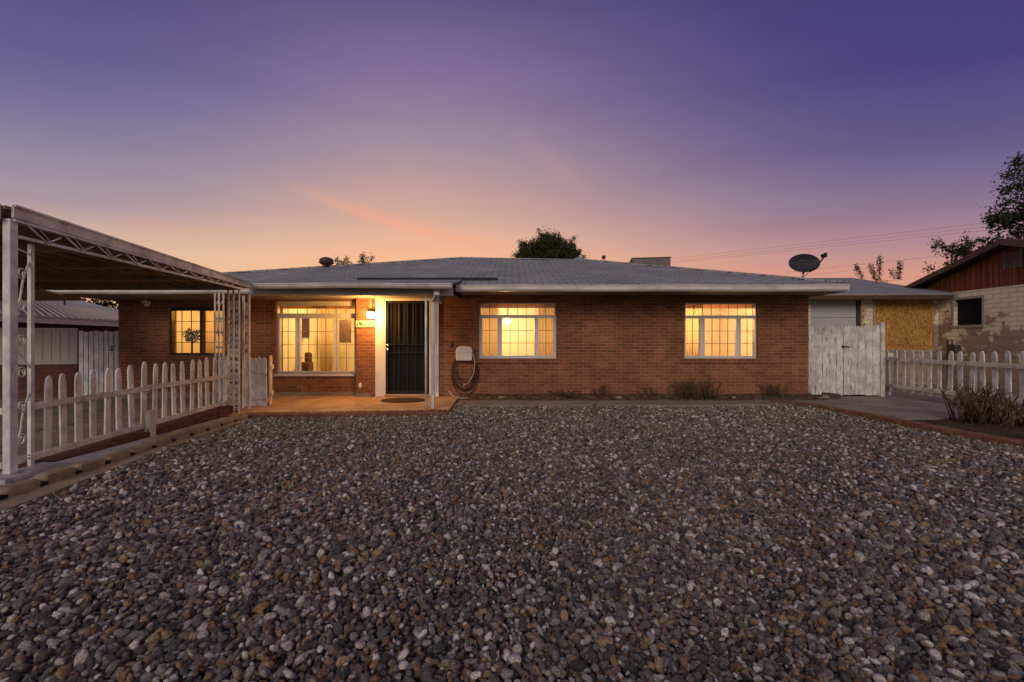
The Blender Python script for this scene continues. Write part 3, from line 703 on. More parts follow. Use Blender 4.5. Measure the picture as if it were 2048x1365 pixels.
window('w3', YW, [(1371, 1400), (1409, 1472), (1481, 1509)], (609, 631.5, 1371, 1510), (637.5, 712.5, 3))
window('w1', YL, [(560, 591), (600, 668), (676, 709)], (612, 627.5, 556, 710), (637, 743, 4))
window('w0', YL, [(344, 400.5), (406.5, 446)], None, (622, 706.5, 4), mat=M_darkframe, muntin=M_darkframe, mun=(3, 1))
WARM = (1, .62, .28)
room(-1.35, 1.75, YW+.25, 13.2, 2.29); lamp(-.12, 12.0, 1.84, 108, WARM, label='bright globe lamp seen through the middle lit window')
room(3.0, 6.1, YW+.25, 13.2, 2.29); lamp(4.3, 11.2, 2.28, 165, WARM, label='ceiling lamp of the room behind the right lit window')
room(-5.45, -2.92, YL+.25, 13.4, 2.29); lamp(-4.05, 11.6, 2.28, 112, (1, .62, .21), label='ceiling lamp of the living room left of the front door')
room(-8.4, -5.5, YL+.25, 13.4, 2.29); lamp(-6.9, 11.6, 2.28, 84, (1, .55, .15), label='ceiling lamp of the room behind the dark framed window')
# translucent strips added behind the transoms to glow like the lit window heads
M_lit_header = Mat('lit_header_sheet', (.5, .32, .18), .9); t_ = M_lit_header.n('ShaderNodeBsdfTranslucent'); t_.inputs[0].default_value = (.62, .40, .22, 1); mx_ = M_lit_header.n('ShaderNodeMixShader'); mx_.inputs[0].default_value = .6
M_lit_header.l(M_lit_header.b.outputs[0], mx_.inputs[1]); M_lit_header.l(t_.outputs[0], mx_.inputs[2]); M_lit_header.l(mx_.outputs[0], M_lit_header.out.inputs[0])
for a_, b2_, yy, z0_, z1_ in ((959, 1108, YW+.27, V(616.5, YW+.27), 2.2), (1371, 1507, YW+.27, V(617.5, YW+.27), 2.2), (557, 709, YL+.27, V(618, YL+.27), 2.24)):
    MB().box(U(a_-3, yy), U(b2_+3, yy), yy, yy+.01, z0_, z1_).build('lit_header_strip', M_lit_header, house)
# curtains
def curtain(x0, x1, z0, z1, y, label=None):
    mb = MB(); n = 28
    for i in range(n):
        xa = x0+(x1-x0)*i/n; xb = x0+(x1-x0)*(i+1)/n; ya = y+.008*math.sin(i*1.5); yb = y+.008*math.sin((i+1)*1.5)
        mb.poly([(xa, ya, z0), (xb, yb, z0), (xb, yb, z1), (xa, ya, z1)], True)
    o = mb.build('curtain', M_curtain, house); s = o.modifiers.new('s', 'SOLIDIFY'); s.thickness = .004
t_ = M_curtain.n('ShaderNodeBsdfTranslucent'); t_.inputs[0].default_value = (.98, .86, .66, 1); mx_ = M_curtain.n('ShaderNodeMixShader'); mx_.inputs[0].default_value = .75
M_curtain.l(M_curtain.b.outputs[0], mx_.inputs[1]); M_curtain.l(t_.outputs[0], mx_.inputs[2]); M_curtain.l(mx_.outputs[0], M_curtain.out.inputs[0])
curtain(U(640, 10.5), U(664, 10.5), .5, 2.2, 10.5); curtain(U(1076, 10.2), U(1116, 10.2), .5, 2.2, 10.2); curtain(U(955, 10.2), U(996, 10.2), .5, 2.2, 10.2); curtain(U(1364, 10.2), U(1402, 10.2), .5, 2.2, 10.2); curtain(U(405, 10.6), U(432, 10.6), .6, 2.1, 10.6); curtain(U(560, 10.5), U(566, 10.5), .5, 2.2, 10.5)
# living-room items seen through the glass
t = thing('wall_hanging', 'dark oval hanging behind the left pane of the living room window', 'wall hanging', (-5.42, 11.6, 0))
t.location = (U(575, 11.3), 11.3, 0)
mb = MB(); zc = V(660, 11.3)
for k in range(420):
    a = random.uniform(0, 6.28); r = random.random()**.5; mb.leaf(Vector((r*.085*math.cos(a), random.uniform(-.05, .05), zc + r*.22*math.sin(a))), .07)
mb.build('foliage', M_leafdark, t); MB().tube([(0, 0, .1), (0.01, 0, zc)], .012).build('stem', M_bark, t)
t = thing('framed_picture', 'brown framed picture behind the middle pane of the living room window', 'picture', (0, 0, 0))
MB().box(U(602, 11.8), U(618, 11.8), 11.8, 11.84, V(676, 11.8), V(636, 11.8)).build('canvas', M_wood_brown, t)
mb = MB(); mb.bar((U(600, 11.77), 11.78, V(677, 11.78)), (U(620, 11.78), 11.78, V(677, 11.78)), .03); mb.build('frame', M_winframe, t)
t = thing('armchair', 'brown armchair low behind the middle pane of the living room window', 'armchair', (U(611, 11.5), 11.5, .1))
zb = V(734, 11.5)-.1
MB().box(-.11, .13, -.1, .2, zb-.35, zb+.12).build('seat', M_wood_brown, t, bevel=.04); MB().box(-.10, .08, .12, .25, zb+.1, zb+.36).build('backrest', M_wood_brown, t, bevel=.05)
t = thing('wall_shelf', 'shelf with dark pictures above it behind the right pane of the living room window', 'shelf', (0, 0, 0))
Ys = 11.9; MB().box(U(676, Ys), U(700, Ys), Ys-.15, Ys+.1, V(691, Ys), V(688, Ys)).build('board', M_winframe, t)
MB().box(U(677, Ys), U(700, Ys), Ys+.05, Ys+.09, V(686, Ys), V(640, Ys)).build('picture', M_wood_brown, t)
t = thing('potted_plant', 'dark round potted plant silhouetted in the dark framed window', 'plant', (U(385, 10.9), 10.9, .1))
mb = MB(); zc = V(671, 10.9)-.1
for k in range(330):
    v = Vector((random.gauss(0, 1), random.gauss(0, 1), random.gauss(0, 1))).normalized() * random.random()**.45 * .19
    mb.leaf(Vector((v.x, v.y, zc+v.z)), .07)
mb.build('foliage', M_leafdark, t)
MB().tube([(0, 0, .3), (.0, 0, zc)], .012).build('stem', M_bark, t); MB().lathe([(0, .02), (.1, .02), (.13, .33), (.11, .33), (.11, .3), (0, .3)][::1], 20).build('pot', M_wood_brown, t)

# door
jx0, jx1 = door[0], door[1]; dx0, dx1 = U(772, YW), U(859, YW); zd0 = .11; zd1 = V(602, YW)
mb = MB(); mb.box(jx0+.002, dx0, YW-.03, YW+.14, ZP-.0+.003, 2.218); mb.box(dx1, jx1-.002, YW-.03, YW+.14, ZP+.003, 2.218); mb.box(dx0+.001, dx1-.001, YW-.026, YW+.14, zd1, 2.216)
mb.build('door_frame', M_trim, house, bevel=.005)
mb = MB(); mb.box(dx0-.02, dx1+.02, YW-.06, YW+.12, .055, zd0-.002); mb.build('door_threshold', M_porch, house, bevel=.008)
dr = bpy.data.objects.new('door', None); COL.objects.link(dr); dr.parent = house
MB().box(dx0+.005, dx1-.005, YW+.10, YW+.139, zd0, zd1-.005).build('panel', M_doorwood, dr)
sg = bpy.data.objects.new('security_door', None); COL.objects.link(sg); sg.parent = house
mb = MB(); t_ = .045
mb.box(dx0+.006, dx0+.006+t_, YW-.01, YW+.03, zd0+.003, zd1-.008); mb.box(dx1-.006-t_, dx1-.006, YW-.01, YW+.03, zd0+.003, zd1-.008)
for za, zb2 in ((zd1-.055, zd1-.008), (zd0+.003, zd0+.07), (V(690.5, YW), V(688, YW)), (V(707, YW), V(704.5, YW))):
    mb.box(dx0+.05+.003, dx1-.05-.003, YW-.008, YW+.028, za, zb2)
nv = 9
for i in range(nv):
    xm = dx0+.06+(dx1-dx0-.12)*(i+.5)/nv; mb.box(xm-.006, xm+.006, YW+.0, YW+.02, zd0+.06, zd1-.05)
mb.build('bars', M_black, sg)
mb = MB()
nf = 5
for i in range(nf):   # folded perforated screen panels
    xa = dx0+.051+(dx1-dx0-.102)*i/nf; xb = dx0+.051+(dx1-dx0-.102)*(i+1)/nf; xm = (xa+xb)/2
    mb.poly([(xa, YW+.045, zd0+.06), (xm, YW+.028, zd0+.06), (xm, YW+.028, zd1-.05), (xa, YW+.045, zd1-.05)]); mb.poly([(xm, YW+.028, zd0+.06), (xb, YW+.045, zd0+.06), (xb, YW+.045, zd1-.05), (xm, YW+.028, zd1-.05)])
mb.build('screen', M_black, sg)
kx = U(776.5, YW)
for py in (691.5, 699.5):
    MB().lathe([(0, -.05), (.028, -.05), (.034, -.03), (.018, -.015), (.034, 0), (0, 0)], 16, (kx, YW-.012, V(py, YW)), Matrix.Rotation(R(-90), 4, 'X')).build('knob', M_knob, sg)

# roofs
EY = 8.85; EZ = 2.36; RZ = 3.79
A = Vector((-8.9, EY, 2.33)); B = Vector((6.58, EY, EZ)); Cc = Vector((2.4, 14, 3.72)); D = Vector((-1.6, 14, RZ)); A2 = Vector((-8.9, 19, 2.33)); B2 = Vector((6.58, 19, EZ))
mb = MB(); th = .07
mb.prism([A, B, Cc, D], th); mb.prism([B, B2, Cc], th); mb.prism([B2, A2, D, Cc], th); mb.prism([A2, A, D], th)
roof = mb.build('roof', M_sh, house)
mb = MB(); mb.tube([A+Vector((0,0,.01)), D+Vector((0,0,.01)), Cc+Vector((0,0,.01)), B+Vector((0,0,.01))], .035, 6); mb.build('ridge_cap', M_sh, roof)
# porch roof (low slope) and its beam
def roofz(x, y):  # front plane
    n = (B-A).cross(D-A); return A.z - (n.x*(x-A.x)+n.y*(y-A.y))/n.z
PX0, PX1 = -4.62, U(905, 8.0)
mb = MB(); mb.prism([(PX0, 7.75, 2.225), (PX1, 7.75, 2.225), (PX1+.02, 9.38, roofz(PX1, 9.38)+.02), (PX0, 9.38, roofz(PX0, 9.38)+.02)], .03)
mb.build('porch_roof', M_roll, house)
mb = MB(); mb.prism([(U(715, 9.5), 9.44, roofz(-2, 9.44)+.035), (U(995, 9.5), 9.44, roofz(-2, 9.44)+.035), (U(995, 9.5), 9.60, roofz(-2, 9.6)+.035), (U(715, 9.5), 9.60, roofz(-2, 9.6)+.035)], .06); mb.build('flashing_strip', M_tar, house)
mb = MB()
mb.box(PX0, PX1, 7.98, 8.06, V(591.5, 8.0), V(577, 8.0)); mb.box(PX1-.5, PX1-.42, 8.062, 9.7, V(591.5, 8.0), V(577, 8.0)); mb.build('porch_beam', M_fascia, house, bevel=.006)
MB().poly([(0,0,0)]*3) if False else None
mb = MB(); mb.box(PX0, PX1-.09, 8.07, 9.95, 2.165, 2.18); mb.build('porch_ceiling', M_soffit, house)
def gutter(x0, x1, y, z0, z1, name='gutter', mat=M_gutter):
    mb = MB(); pr = [(0, z1), (-.10, z1), (-.105, z1-.012), (-.092, z1-.02), (-.085, z0+.03), (-.055, z0), (0, z0)]
    n = len(pr); nseg = max(1, int((x1-x0)/.6))
    for s_ in range(nseg):
        xa = x0+(x1-x0)*s_/nseg; xb = x0+(x1-x0)*(s_+1)/nseg
        wa = .006*math.sin(xa*2.1+1); wb = .006*math.sin(xb*2.1+1)
        for k in range(n-1):
            (ya, za), (yb, zb2) = pr[k], pr[k+1]
            mb.poly([(xa, y+ya, za+wa), (xa, y+yb, zb2+wa), (xb, y+yb, zb2+wb), (xb, y+ya, za+wb)])
    mb.poly([(x0, y+a_, b2+.006*math.sin(x0*2.1+1)) for a_, b2 in pr]); mb.poly([(x1, y+a_, b2+.006*math.sin(x1*2.1+1)) for a_, b2 in pr][::-1])
    return mb.build(name, mat, house)
gutter(PX0, PX1+.03, 7.76, V(576.5, 7.7), V(567, 7.7))
gutter(U(912, 8.8), U(1697, 8.8), 8.86, V(583, 8.8), V(570.5, 8.8))
gutter(-8.95, PX0-.02, 8.86, V(588, 8.8), V(574, 8.8))
mb = MB(); mb.box(-8.92, 6.56, EY+.005, EY+.03, 2.215, 2.285); mb.box(6.53, 6.56, EY+.03, 18.9, 2.215, 2.285); mb.box(-8.92, -8.89, EY+.03, 18.9, 2.15, 2.255); mb.build('fascia', M_fascia, house)
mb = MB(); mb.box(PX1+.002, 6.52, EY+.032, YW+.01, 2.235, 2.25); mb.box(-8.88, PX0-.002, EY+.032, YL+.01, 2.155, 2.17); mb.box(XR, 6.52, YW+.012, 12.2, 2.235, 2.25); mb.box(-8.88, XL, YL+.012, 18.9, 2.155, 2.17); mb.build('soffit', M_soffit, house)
# porch post and downspout
pxa = U(852, 8.02); MB().tube([(pxa, 8.02, ZP), (pxa, 8.02, 2.06)], .020, 10).build('porch_post', M_steel, house)
pxb = U(868, 8.1)
mb = MB(); xs = U(874, 7.9); mb.box(xs-.05, xs+.05, 7.84, 7.94, V(592, 7.9), V(578, 7.9)); mb.bar((xs, 7.89, V(591, 7.9)), (pxb, 8.0, V(603, 8.0)), .07, .05); mb.bar((pxb, 8.0, V(603, 8.0)+.02), (pxb, 8.02, ZP+.25), .07, .05); mb.bar((pxb, 8.02, ZP+.25), (pxb-.0, 8.0, ZP+.01), .055, .05)
mb.build('downspout', M_galv, house, bevel=.006)
mb = MB(); xq = U(874.5, 8.05); mb.box(xq-.02, xq+.02, 8.06, 8.10, ZP+.3, 2.06); mb.build('porch_post', M_steel, house, bevel=.004)
def scroll(mb, a, b, r=.006, n=18, flip=1):
    """S scroll between two points in their vertical plane"""
    a = Vector(a); b = Vector(b); d = b-a; hz = Vector((d.x, d.y, 0)); wd = hz.length; hz.normalize(); pts = []
    for i in range(n+1):
        t = i/n; u = .5 - .5*math.cos(math.pi*t) ; off = flip*math.sin(2*math.pi*t)*wd*.35
        pts.append(a + Vector((0, 0, d.z*t)) + hz*(wd*u) + hz*off)
    mb.tube(pts, r, 6)
def spiral(mb, c, hz, r0, r=.006, turns=1.6, up=1):
    pts = []
    for i in range(22):
        t = i/21; a_ = 2*math.pi*turns*t; rr = r0*(1-.75*t); pts.append(Vector(c)+Vector(hz)*(rr*math.cos(a_))+Vector((0, 0, up*rr*math.sin(a_))))
    mb.tube(pts, r, 6)
def iron_column(parent, pts, z0, z1, rt, name='iron_column', density=.30):
    par = bpy.data.objects.new(name, None); COL.objects.link(par); par.parent = parent
    for p in pts: MB().box(p[0]-rt, p[0]+rt, p[1]-rt, p[1]+rt, z0, z1).build('upright', M_steel, par, bevel=.003)
    mb = MB()
    for i in range(len(pts)-1):
        a_, b2 = Vector((*pts[i], 0)), Vector((*pts[i+1], 0)); z = z0+.12; fl = 1
        hz = (b2-a_); wd = hz.length; hz.normalize()
        while z < z1-.1:
            scroll(mb, (a_.x, a_.y, z), (b2.x, b2.y, min(z+density, z1-.03)), .0085, flip=fl*.5)
            if z+density*.8 < z1-.08: spiral(mb, a_+hz*wd*.5+Vector((0, 0, z+density*.25)), hz, wd*.26, .0075, up=1); spiral(mb, a_+hz*wd*.5+Vector((0, 0, z+density*.75)), -hz, wd*.26, .0075, up=-1)
            fl = -fl; z += density
            a_, b2 = b2, a_; hz = -hz
        for zz in (z0+.08, z0+.11): mb.bar((pts[i][0], pts[i][1], zz), (pts[i+1][0], pts[i+1][1], zz), .012)
    mb.build('scrollwork', M_steel, par)
iron_column(house, [(U(498, 8.02), 8.02), (U(487, 8.15), 8.15)], ZP, 2.06, .016)
iron_column(house, [(U(447, 8.6), 8.6), (U(438, 8.62), 8.62), (U(430, 8.64), 8.64)], ZP, 2.15, .012, density=.55)
# garage wing
GX0, GX1 = XR, 11.95; GY = 12.8; GE = 12.3
gd = (U(1600, GY)+.3, U(1723, GY), -.05, V(601, GY)); ob = (U(1749, GY), U(1867, GY), V(700, GY), V(601, GY))
mb = MB(); wall_grid(mb, GX0+.002, GX1+.04, -.1, 2.52, GY, .2, [gd, ob]); mb.build('garage_wall', M_block, house)
mb = MB(); mb.box(GX0+.003, GX1+.03, GY-.03, GY-.002, V(600.5, GY)+.003, 2.50); mb.build('garage_lintel', M_cream, house, bevel=.005)
gdo = bpy.data.objects.new('garage_door', None); COL.objects.link(gdo); gdo.parent = house
mb = MB(); nh = 5; gz1 = gd[3]-.003
for i in range(nh):
    za = gz1*i/nh; mb.box(gd[0]+.002, gd[1]-.1, GY+.07, GY+.11, za+.004, gz1*(i+1)/nh-.004)
mb.build('panel', M_garagedoor, gdo, bevel=.006)
mb = MB(); mb.box(gd[1]-.098, gd[1]-.003, GY+.03, GY+.15, -.05, gd[3]-.003); mb.build('jamb', M_vent, gdo)
MB().box(ob[0]+.003, ob[1]-.003, GY+.03, GY+.06, ob[2]+.003, ob[3]-.003).build('osb_panel', M_osb, house)
mb = MB(); mb.box(ob[0]-.05, ob[0], GY-.028, GY-.003, ob[2], ob[3]-.005); mb.box(ob[0]-.03, ob[1]+.03, GY-.02, GY-.003, ob[2]-.06, ob[2]); mb.build('panel_trim', M_cream, house)
mb = MB(); e1 = V(586, GE)
mb.prism([(5.2, GE, e1), (GX1+.02, GE, e1), (GX1+.02, 16, 3.47), (4.0, 16, 3.47)], .06); mb.prism([(4.0, 16, 3.47), (GX1+.02, 16, 3.47), (GX1+.02, 19.7, e1), (5.2, 19.7, e1)], .06)
mb.build('garage_roof', M_roll, house)
mb = MB(); mb.box(GX0+.004, GX1+.0, GE+.01, GE+.04, e1-.16, e1-.062); mb.build('garage_fascia', M_wood_brown, house); mb = MB(); mb.box(GX0+.004, GX1, GE+.045, GY-.003, e1-.155, e1-.14); mb.build('garage_soffit', M_soffit, house)
mb = MB(); wall_grid(mb, GY+.2, 19.2, -.1, 2.52, GX1-.2, .2, [], 'y'); mb.build('garage_wall', M_block, house)

# ------------------------------------------------------------------ carport
cp = thing('carport', 'open carport with rusty metal roof on white posts and iron columns at left', 'carport', (-4.44, 4.03, 0)); cp.location = (0, 0, 0)
ya, yb = 4.02, 7.70
def ctop(y): return 2.445 + (2.225-2.445)*(y-ya)/(yb-ya)
def cbot(y): return 2.305 + (2.14-2.305)*(y-ya)/(yb-ya)
XE = -4.40
mb = MB()
mb.prism([(-10.5, 3.98, ctop(3.98)-.01), (XE-.03, 3.98, ctop(3.98)-.01), (XE-.03, yb, ctop(yb)-.01), (-10.5, yb, ctop(yb)-.01)], .03)
mb.prism([(-12, yb+.002, ctop(yb)-.01), (-8.35, yb+.002, ctop(yb)-.01), (-8.97, 9.6, 2.13), (-12, 9.6, 2.13)], .03)
mb.build('roof_panel', M_under, cp)
mb = MB()
for i in range(24):
    x = -10.4 + i*.25
    if x < XE-.1: mb.bar((x, 4.05, ctop(4.05)-.055), (x, yb-.03, ctop(yb)-.055), .028, .03)
mb.build('roof_ribs', M_under, cp)
for yj in (4.9, 5.8, 6.7, 7.55):
    MB().box(-10.4, XE-.14, yj-.03, yj+.03, cbot(yj)-.05, cbot(yj)+.03).build('joist', M_under, cp)
# side fascia: stepped sheet-metal edge
mb = MB(); 
def edge(xo, xi, zt0, zt1, zb0, zb1, y0=ya, y1=yb):
    v = [(xo, y0, zb0), (xi, y0, zb0), (xi, y0, zt0), (xo, y0, zt0), (xo, y1, zb1), (xi, y1, zb1), (xi, y1, zt1), (xo, y1, zt1)]
    i = len(mb.v); mb.v.extend(v)
    for f in ((0, 3, 2, 1), (4, 5, 6, 7), (0, 4, 7, 3), (1, 2, 6, 5), (3, 7, 6, 2), (0, 1, 5, 4)): mb.f.append(tuple(i+q for q in f)); mb.smooth.append(False)
edge(XE, XE-.025, ctop(ya), ctop(yb), ctop(ya)-.105, ctop(yb)-.065)
edge(XE+.018, XE-.02, ctop(ya)+.012, ctop(yb)+.01, ctop(ya)-.012, ctop(yb)-.008)
edge(XE+.012, XE-.03, cbot(ya)+.025, cbot(yb)+.02, cbot(ya), cbot(yb))
mb.build('side_fascia', M_steel, cp, bevel=.003)
mb = MB(); mb.box(-10.5, -4.46, 3.93, 3.975, ctop(ya)-.13, ctop(ya)+.005); mb.box(-10.5, -4.47, 3.90, 3.925, ctop(ya)-.02, ctop(ya)+.015)
mb.build('front_fascia', M_steel, cp, bevel=.004)
# truss
def chord(y): return 2.185 + (2.105-2.185)*(y-ya)/(yb-.25-ya)
mb = MB(); mb.bar((XE-.03, ya+.05, chord(ya)), (XE-.03, yb-.22, chord(yb-.22)), .03, .028); mb.build('bottom_chord', M_steel, cp, bevel=.003)
mb = MB(); y = 4.15; k_ = 0
while y < 7.2:
    zt = cbot(y)+.0; zb_ = chord(y+.17)
    mb.tube([(XE-.01, y, zt), (XE-.01, y+.17, zb_)], .0085, 6); mb.tube([(XE-.01, y+.17, zb_), (XE-.01, y+.30, (cbot(y+.3)*.75+zb_*.25))], .007, 6)
    mb.tube([(XE-.015, y+.10, zt), (XE-.015, y+.22, chord(y+.22))], .005, 6)
    y += .345
mb.build('truss_rods', M_steel, cp)
MB().box(-4.482, -4.412, 4.0, 4.068, .075, 2.33).build('post', M_steel, cp, bevel=.006)
iron_column(cp, [(-4.53, 4.12), (U(62, 4.34), 4.34), (-4.78, 4.52)], .06, 2.17, .018, density=.62)
iron_column(cp, [(U(478, 7.56), 7.56), (U(467, 7.58), 7.58), (U(457, 7.68), 7.68)], .03, 2.12, .013, density=.2)
mb = MB(); mb.box(-4.62, -4.30, 3.86, 4.14, -.03, .075); mb.box(-4.64, -4.36, 4.14, 4.50, -.03, .06); mb.build('footing', M_plinth, cp, bevel=.03)
iron_column(cp, [(-9.6, 4.16), (-9.8, 4.3)], .0, 2.2, .016, density=.5)

# ------------------------------------------------------------------ leaning picket gate panels at porch corner
def gate_panel(label, org, rz, lean, wdt, hgt, nb_, mat, rails=(.24, .80), back=True, name='picket_gate'):
    t = thing(name, label, 'gate', org); t.rotation_euler = (lean, 0, rz)
    mb = MB()
    for i in range(nb_):
        xa = wdt*i/nb_+.002; xb = wdt*(i+1)/nb_-.002; hh = hgt+random.uniform(-.01, .01); ww = xb-xa; xm = (xa+xb)/2; tp = .05
        pr = [(xa, 0), (xb, 0), (xb, hh-tp), (xm+ww*.28, hh-tp*.3), (xm+ww*.1, hh), (xm-ww*.1, hh), (xm-ww*.28, hh-tp*.3), (xa, hh-tp)]
        n = len(pr); i0 = len(mb.v); mb.v += [(x, 0, z) for x, z in pr]+[(x, .018, z) for x, z in pr]
        mb.f.append(tuple(range(i0, i0+n))); mb.smooth.append(False); mb.f.append(tuple(reversed(range(i0+n, i0+2*n)))); mb.smooth.append(False)
        for k in range(n): q = (k+1) % n; mb.f.append((i0+k, i0+n+k, i0+n+q, i0+q)); mb.smooth.append(False)
    mb.build('boards', mat, t)
    for r_ in rails: MB().box(.0, wdt, -.026, -.001, r_-.04, r_+.04).build('rail', mat, t, bevel=.004)
    return t
gate_panel('small white picket gate panel standing upright at the porch corner', (-4.98, 8.42, ZP), R(-4), R(1), .46, .90, 5, M_boardgrey, rails=(.16, .64))
g2 = gate_panel('second picket panel seen edge on, leaning behind the small gate at the porch corner', (-4.50, 8.46, ZP), R(113), R(0), .5, .93, 5, M_picket, rails=(.2, .7))

# ------------------------------------------------------------------ white board gate on the right
bgx0, bgx1 = U(1618, 10.0), U(1760, 10.0); zb0 = .065
bg_ = thing('board_gate', 'tall white peeling double board gate between the brick wall and picket fence', 'gate', (bgx0, 10.0, 0))
Wg = bgx1-bgx0; xm = Wg*.487; ztop = V(656, 10.0)
for (xa, xb) in ((0, xm-.006), (xm+.006, Wg)):
    mb = MB(); n = 5 if xa == 0 else 5
    for i in range(n):
        p0 = xa+(xb-xa)*i/n; p1 = xa+(xb-xa)*(i+1)/n; mb.box(p0+.003, p1-.003, random.uniform(-.003, .003), .022, zb0+random.uniform(-.01, .01), ztop+random.uniform(-.008, .012))
    mb.build('boards', M_gatewood, bg_, bevel=.003)
mb = MB(); n = 22
for i in range(n):
    p0 = Wg*i/n; zz = ztop+.03+.03*i/n+random.uniform(-.01, .012); mb.poly([(p0+.004, .026, ztop-.08), (p0+Wg/n-.004, .026, ztop-.08), (p0+Wg/n-.006, .026, zz-.02), (p0+Wg/n*.5, .026, zz), (p0+.006, .026, zz-.02)])
o = mb.build('top_strip', M_gatewood, bg_); s_ = o.modifiers.new('s', 'SOLIDIFY'); s_.thickness = .015; s_.offset = 1
mb = MB(); mb.box(.02, Wg-.02, .045, .08, .35, .44); mb.box(.02, Wg-.02, .045, .08, 1.2, 1.29); mb.build('rail', M_gatewood, bg_)
MB().box(Wg+.004, Wg+.085, -.03, .06, 0, V(645, 10)).build('post', M_rail, bg_, bevel=.005)
MB().box(-.045, -.004, -.01, .05, 0, ztop).build('post', M_gatewood, bg_, bevel=.005)
mb = MB(); zl_ = V(694, 10.0); mb.box(xm-.05, xm+.15, -.02, -.004, zl_-.01, zl_+.012); mb.box(xm-.03, xm+.0, -.026, -.005, zl_-.03, zl_+.03); mb.build('latch', M_vent, bg_)
sb_ = MB(); sb_.bar((U(1640, 9.8), 9.75, .11), (U(1682, 9.6), 9.62, .085), .05, .09); o = sb_.build('scrap_board', M_wood_brown, bevel=.008); tag(o, 'short brown board lying at the foot of the white board gate', 'board')
for (px, py, Yy, s_, lab) in ((1238, 793, 9.42, .055, 'pale round stone in the soil bed below the wall between the two right windows'), (1650, 791, 9.5, .06, 'grey stone lying by the board gate'),
                              (1003, 792, 9.45, .045, 'flat brown stone in the soil bed under the middle lit window'), (1468, 793, 9.45, .04, 'small tan stone in the soil bed under the right lit window')):
    bm = bmesh.new(); bmesh.ops.create_icosphere(bm, subdivisions=3, radius=1)
    ph = [random.uniform(0, 6) for _ in range(3)]
    for v in bm.verts: v.co = v.co * (1+.15*math.sin(v.co.x*3+ph[0])+.1*math.sin(v.co.y*4+ph[1])); v.co.x *= s_*1.4; v.co.y *= s_; v.co.z *= s_*.6
    me = bpy.data.meshes.new('stone'); bm.to_mesh(me); bm.free(); me.materials.append(M_tan.m); me.polygons.foreach_set('use_smooth', [True]*len(me.polygons))
    o = bpy.data.objects.new('stone', me); COL.objects.link(o); p = P(px, py, Yy); o.location = (p.x, Yy, .075); tag(o, lab, 'stone', 'stones in the soil bed')

# ------------------------------------------------------------------ left: side gate, panel fence, neighbour
sg_ = thing('side_gate', 'tall bluish white gate of narrow vertical boards beside the left house corner', 'gate', (U(157, 10.1), 10.1, 0))
mb = MB(); Wd = U(238, 10.1)-U(157, 10.1); n = 8; zt = V(663, 10.1)
for i in range(n): mb.box(Wd*i/n+.008, Wd*(i+1)/n-.014, random.uniform(-.006, .006), .02, .03+random.uniform(0, .02), zt+random.uniform(-.02, .012))
mb.build('boards', M_boardgrey, sg_); mb = MB(); mb.box(0, Wd, .025, .06, .4, .48); mb.box(0, Wd, .025, .06, 1.2, 1.28); mb.build('rail', M_boardgrey, sg_)
mb = MB(); mb.box(Wd*.80, Wd*.86, -.03, -.008, V(702, 10.1), V(698, 10.1)); mb.box(Wd*.82, Wd*.85, -.03, -.008, V(696, 10.1), V(692, 10.1)); mb.build('latch', M_vent, sg_)
pf = thing('panel_fence', 'pale panel fence with vertical grooves on a dark brick base left of the side gate', 'fence', (0, 0, 0))
a = Vector((-13.2, 9.4, 0)); b2 = Vector((U(156, 10.3), 10.3, 0)); d = (b2-a); L = d.length
def seg_panel(mat, z0a, z1a, n, name, dy=0, gap=.01, par=pf):
    mb = MB(); dn = d.normalized(); nr = Vector((dn.y, -dn.x, 0))
    for i in range(n):
        p0 = a+dn*(L*i/n+gap/2); p1 = a+dn*(L*(i+1)/n-gap/2); m = Matrix((dn, -nr, Vector((0, 0, 1)))).transposed().to_4x4(); m.translation = p0+nr*dy
        mb.box(0, (p1-p0).length, -.02, .02, z0a, z1a, m)
    mb.build(name, mat, par)
seg_panel(M_sidepanel, .80, 1.48, 22, 'boards'); seg_panel(M_sidepanel, 1.482, 1.54, 1, 'rail', .01, 0); seg_panel(M_sidepanel, .73, .798, 1, 'rail', .01, 0); seg_panel(M_redbrick, -.03, .728, 1, 'base_wall', 0, 0)
nh_ = thing('neighbour_house', 'neighbouring house with pale ribbed metal roof behind the left side gate', 'house', (0, 0, 0))
E0 = P(-60, 618, 14.0); E1 = P(300, 651.5, 22.5); R0 = P(-40, 560, 18.5); R1 = P(126, 596.5, 26)
for q in (E0, E1): q.z = 2.12
R0.z = R1.z = 3.55
mb = MB(); mb.poly([E0, E1, R1, R0]); o = mb.build('roof', M_metalroof, nh_); s_ = o.modifiers.new('s', 'SOLIDIFY'); s_.thickness = .05
mb = MB()
for i in range(27):
    t = i/26; mb.tube([E0.lerp(E1, t)+Vector((0.03, -.03, .03)), R0.lerp(R1, t)+Vector((0, 0, .03))], .035, 6)
mb.build('rib', M_metalroof, nh_)['kind'] = 'stuff'
mb = MB(); mb.bar(E1+Vector((0, 0, .06)), R1+Vector((0, 0, .12)), .10, .34); mb.build('rake_trim', M_galv, nh_)
mb = MB(); mb.bar(E0+Vector((.05, -.05, -.14)), E1+Vector((.05, -.05, -.14)), .05, .18); mb.build('fascia', M_galv, nh_)
mb = MB(); off = Vector((-.5, -.1, 0)); mb.poly([Vector((E0.x, E0.y, 0))+off, Vector((E1.x, E1.y, 0))+off, E1+off, E0+off]); mb.poly([Vector((E1.x, E1.y, 0))+off, Vector((R1.x, R1.y, 0)), Vector((R1.x, R1.y, 3.5)), E1+off])
o = mb.build('wall', M_redbrick, nh_); s_ = o.modifiers.new('s', 'SOLIDIFY'); s_.thickness = .2; s_.offset = -1
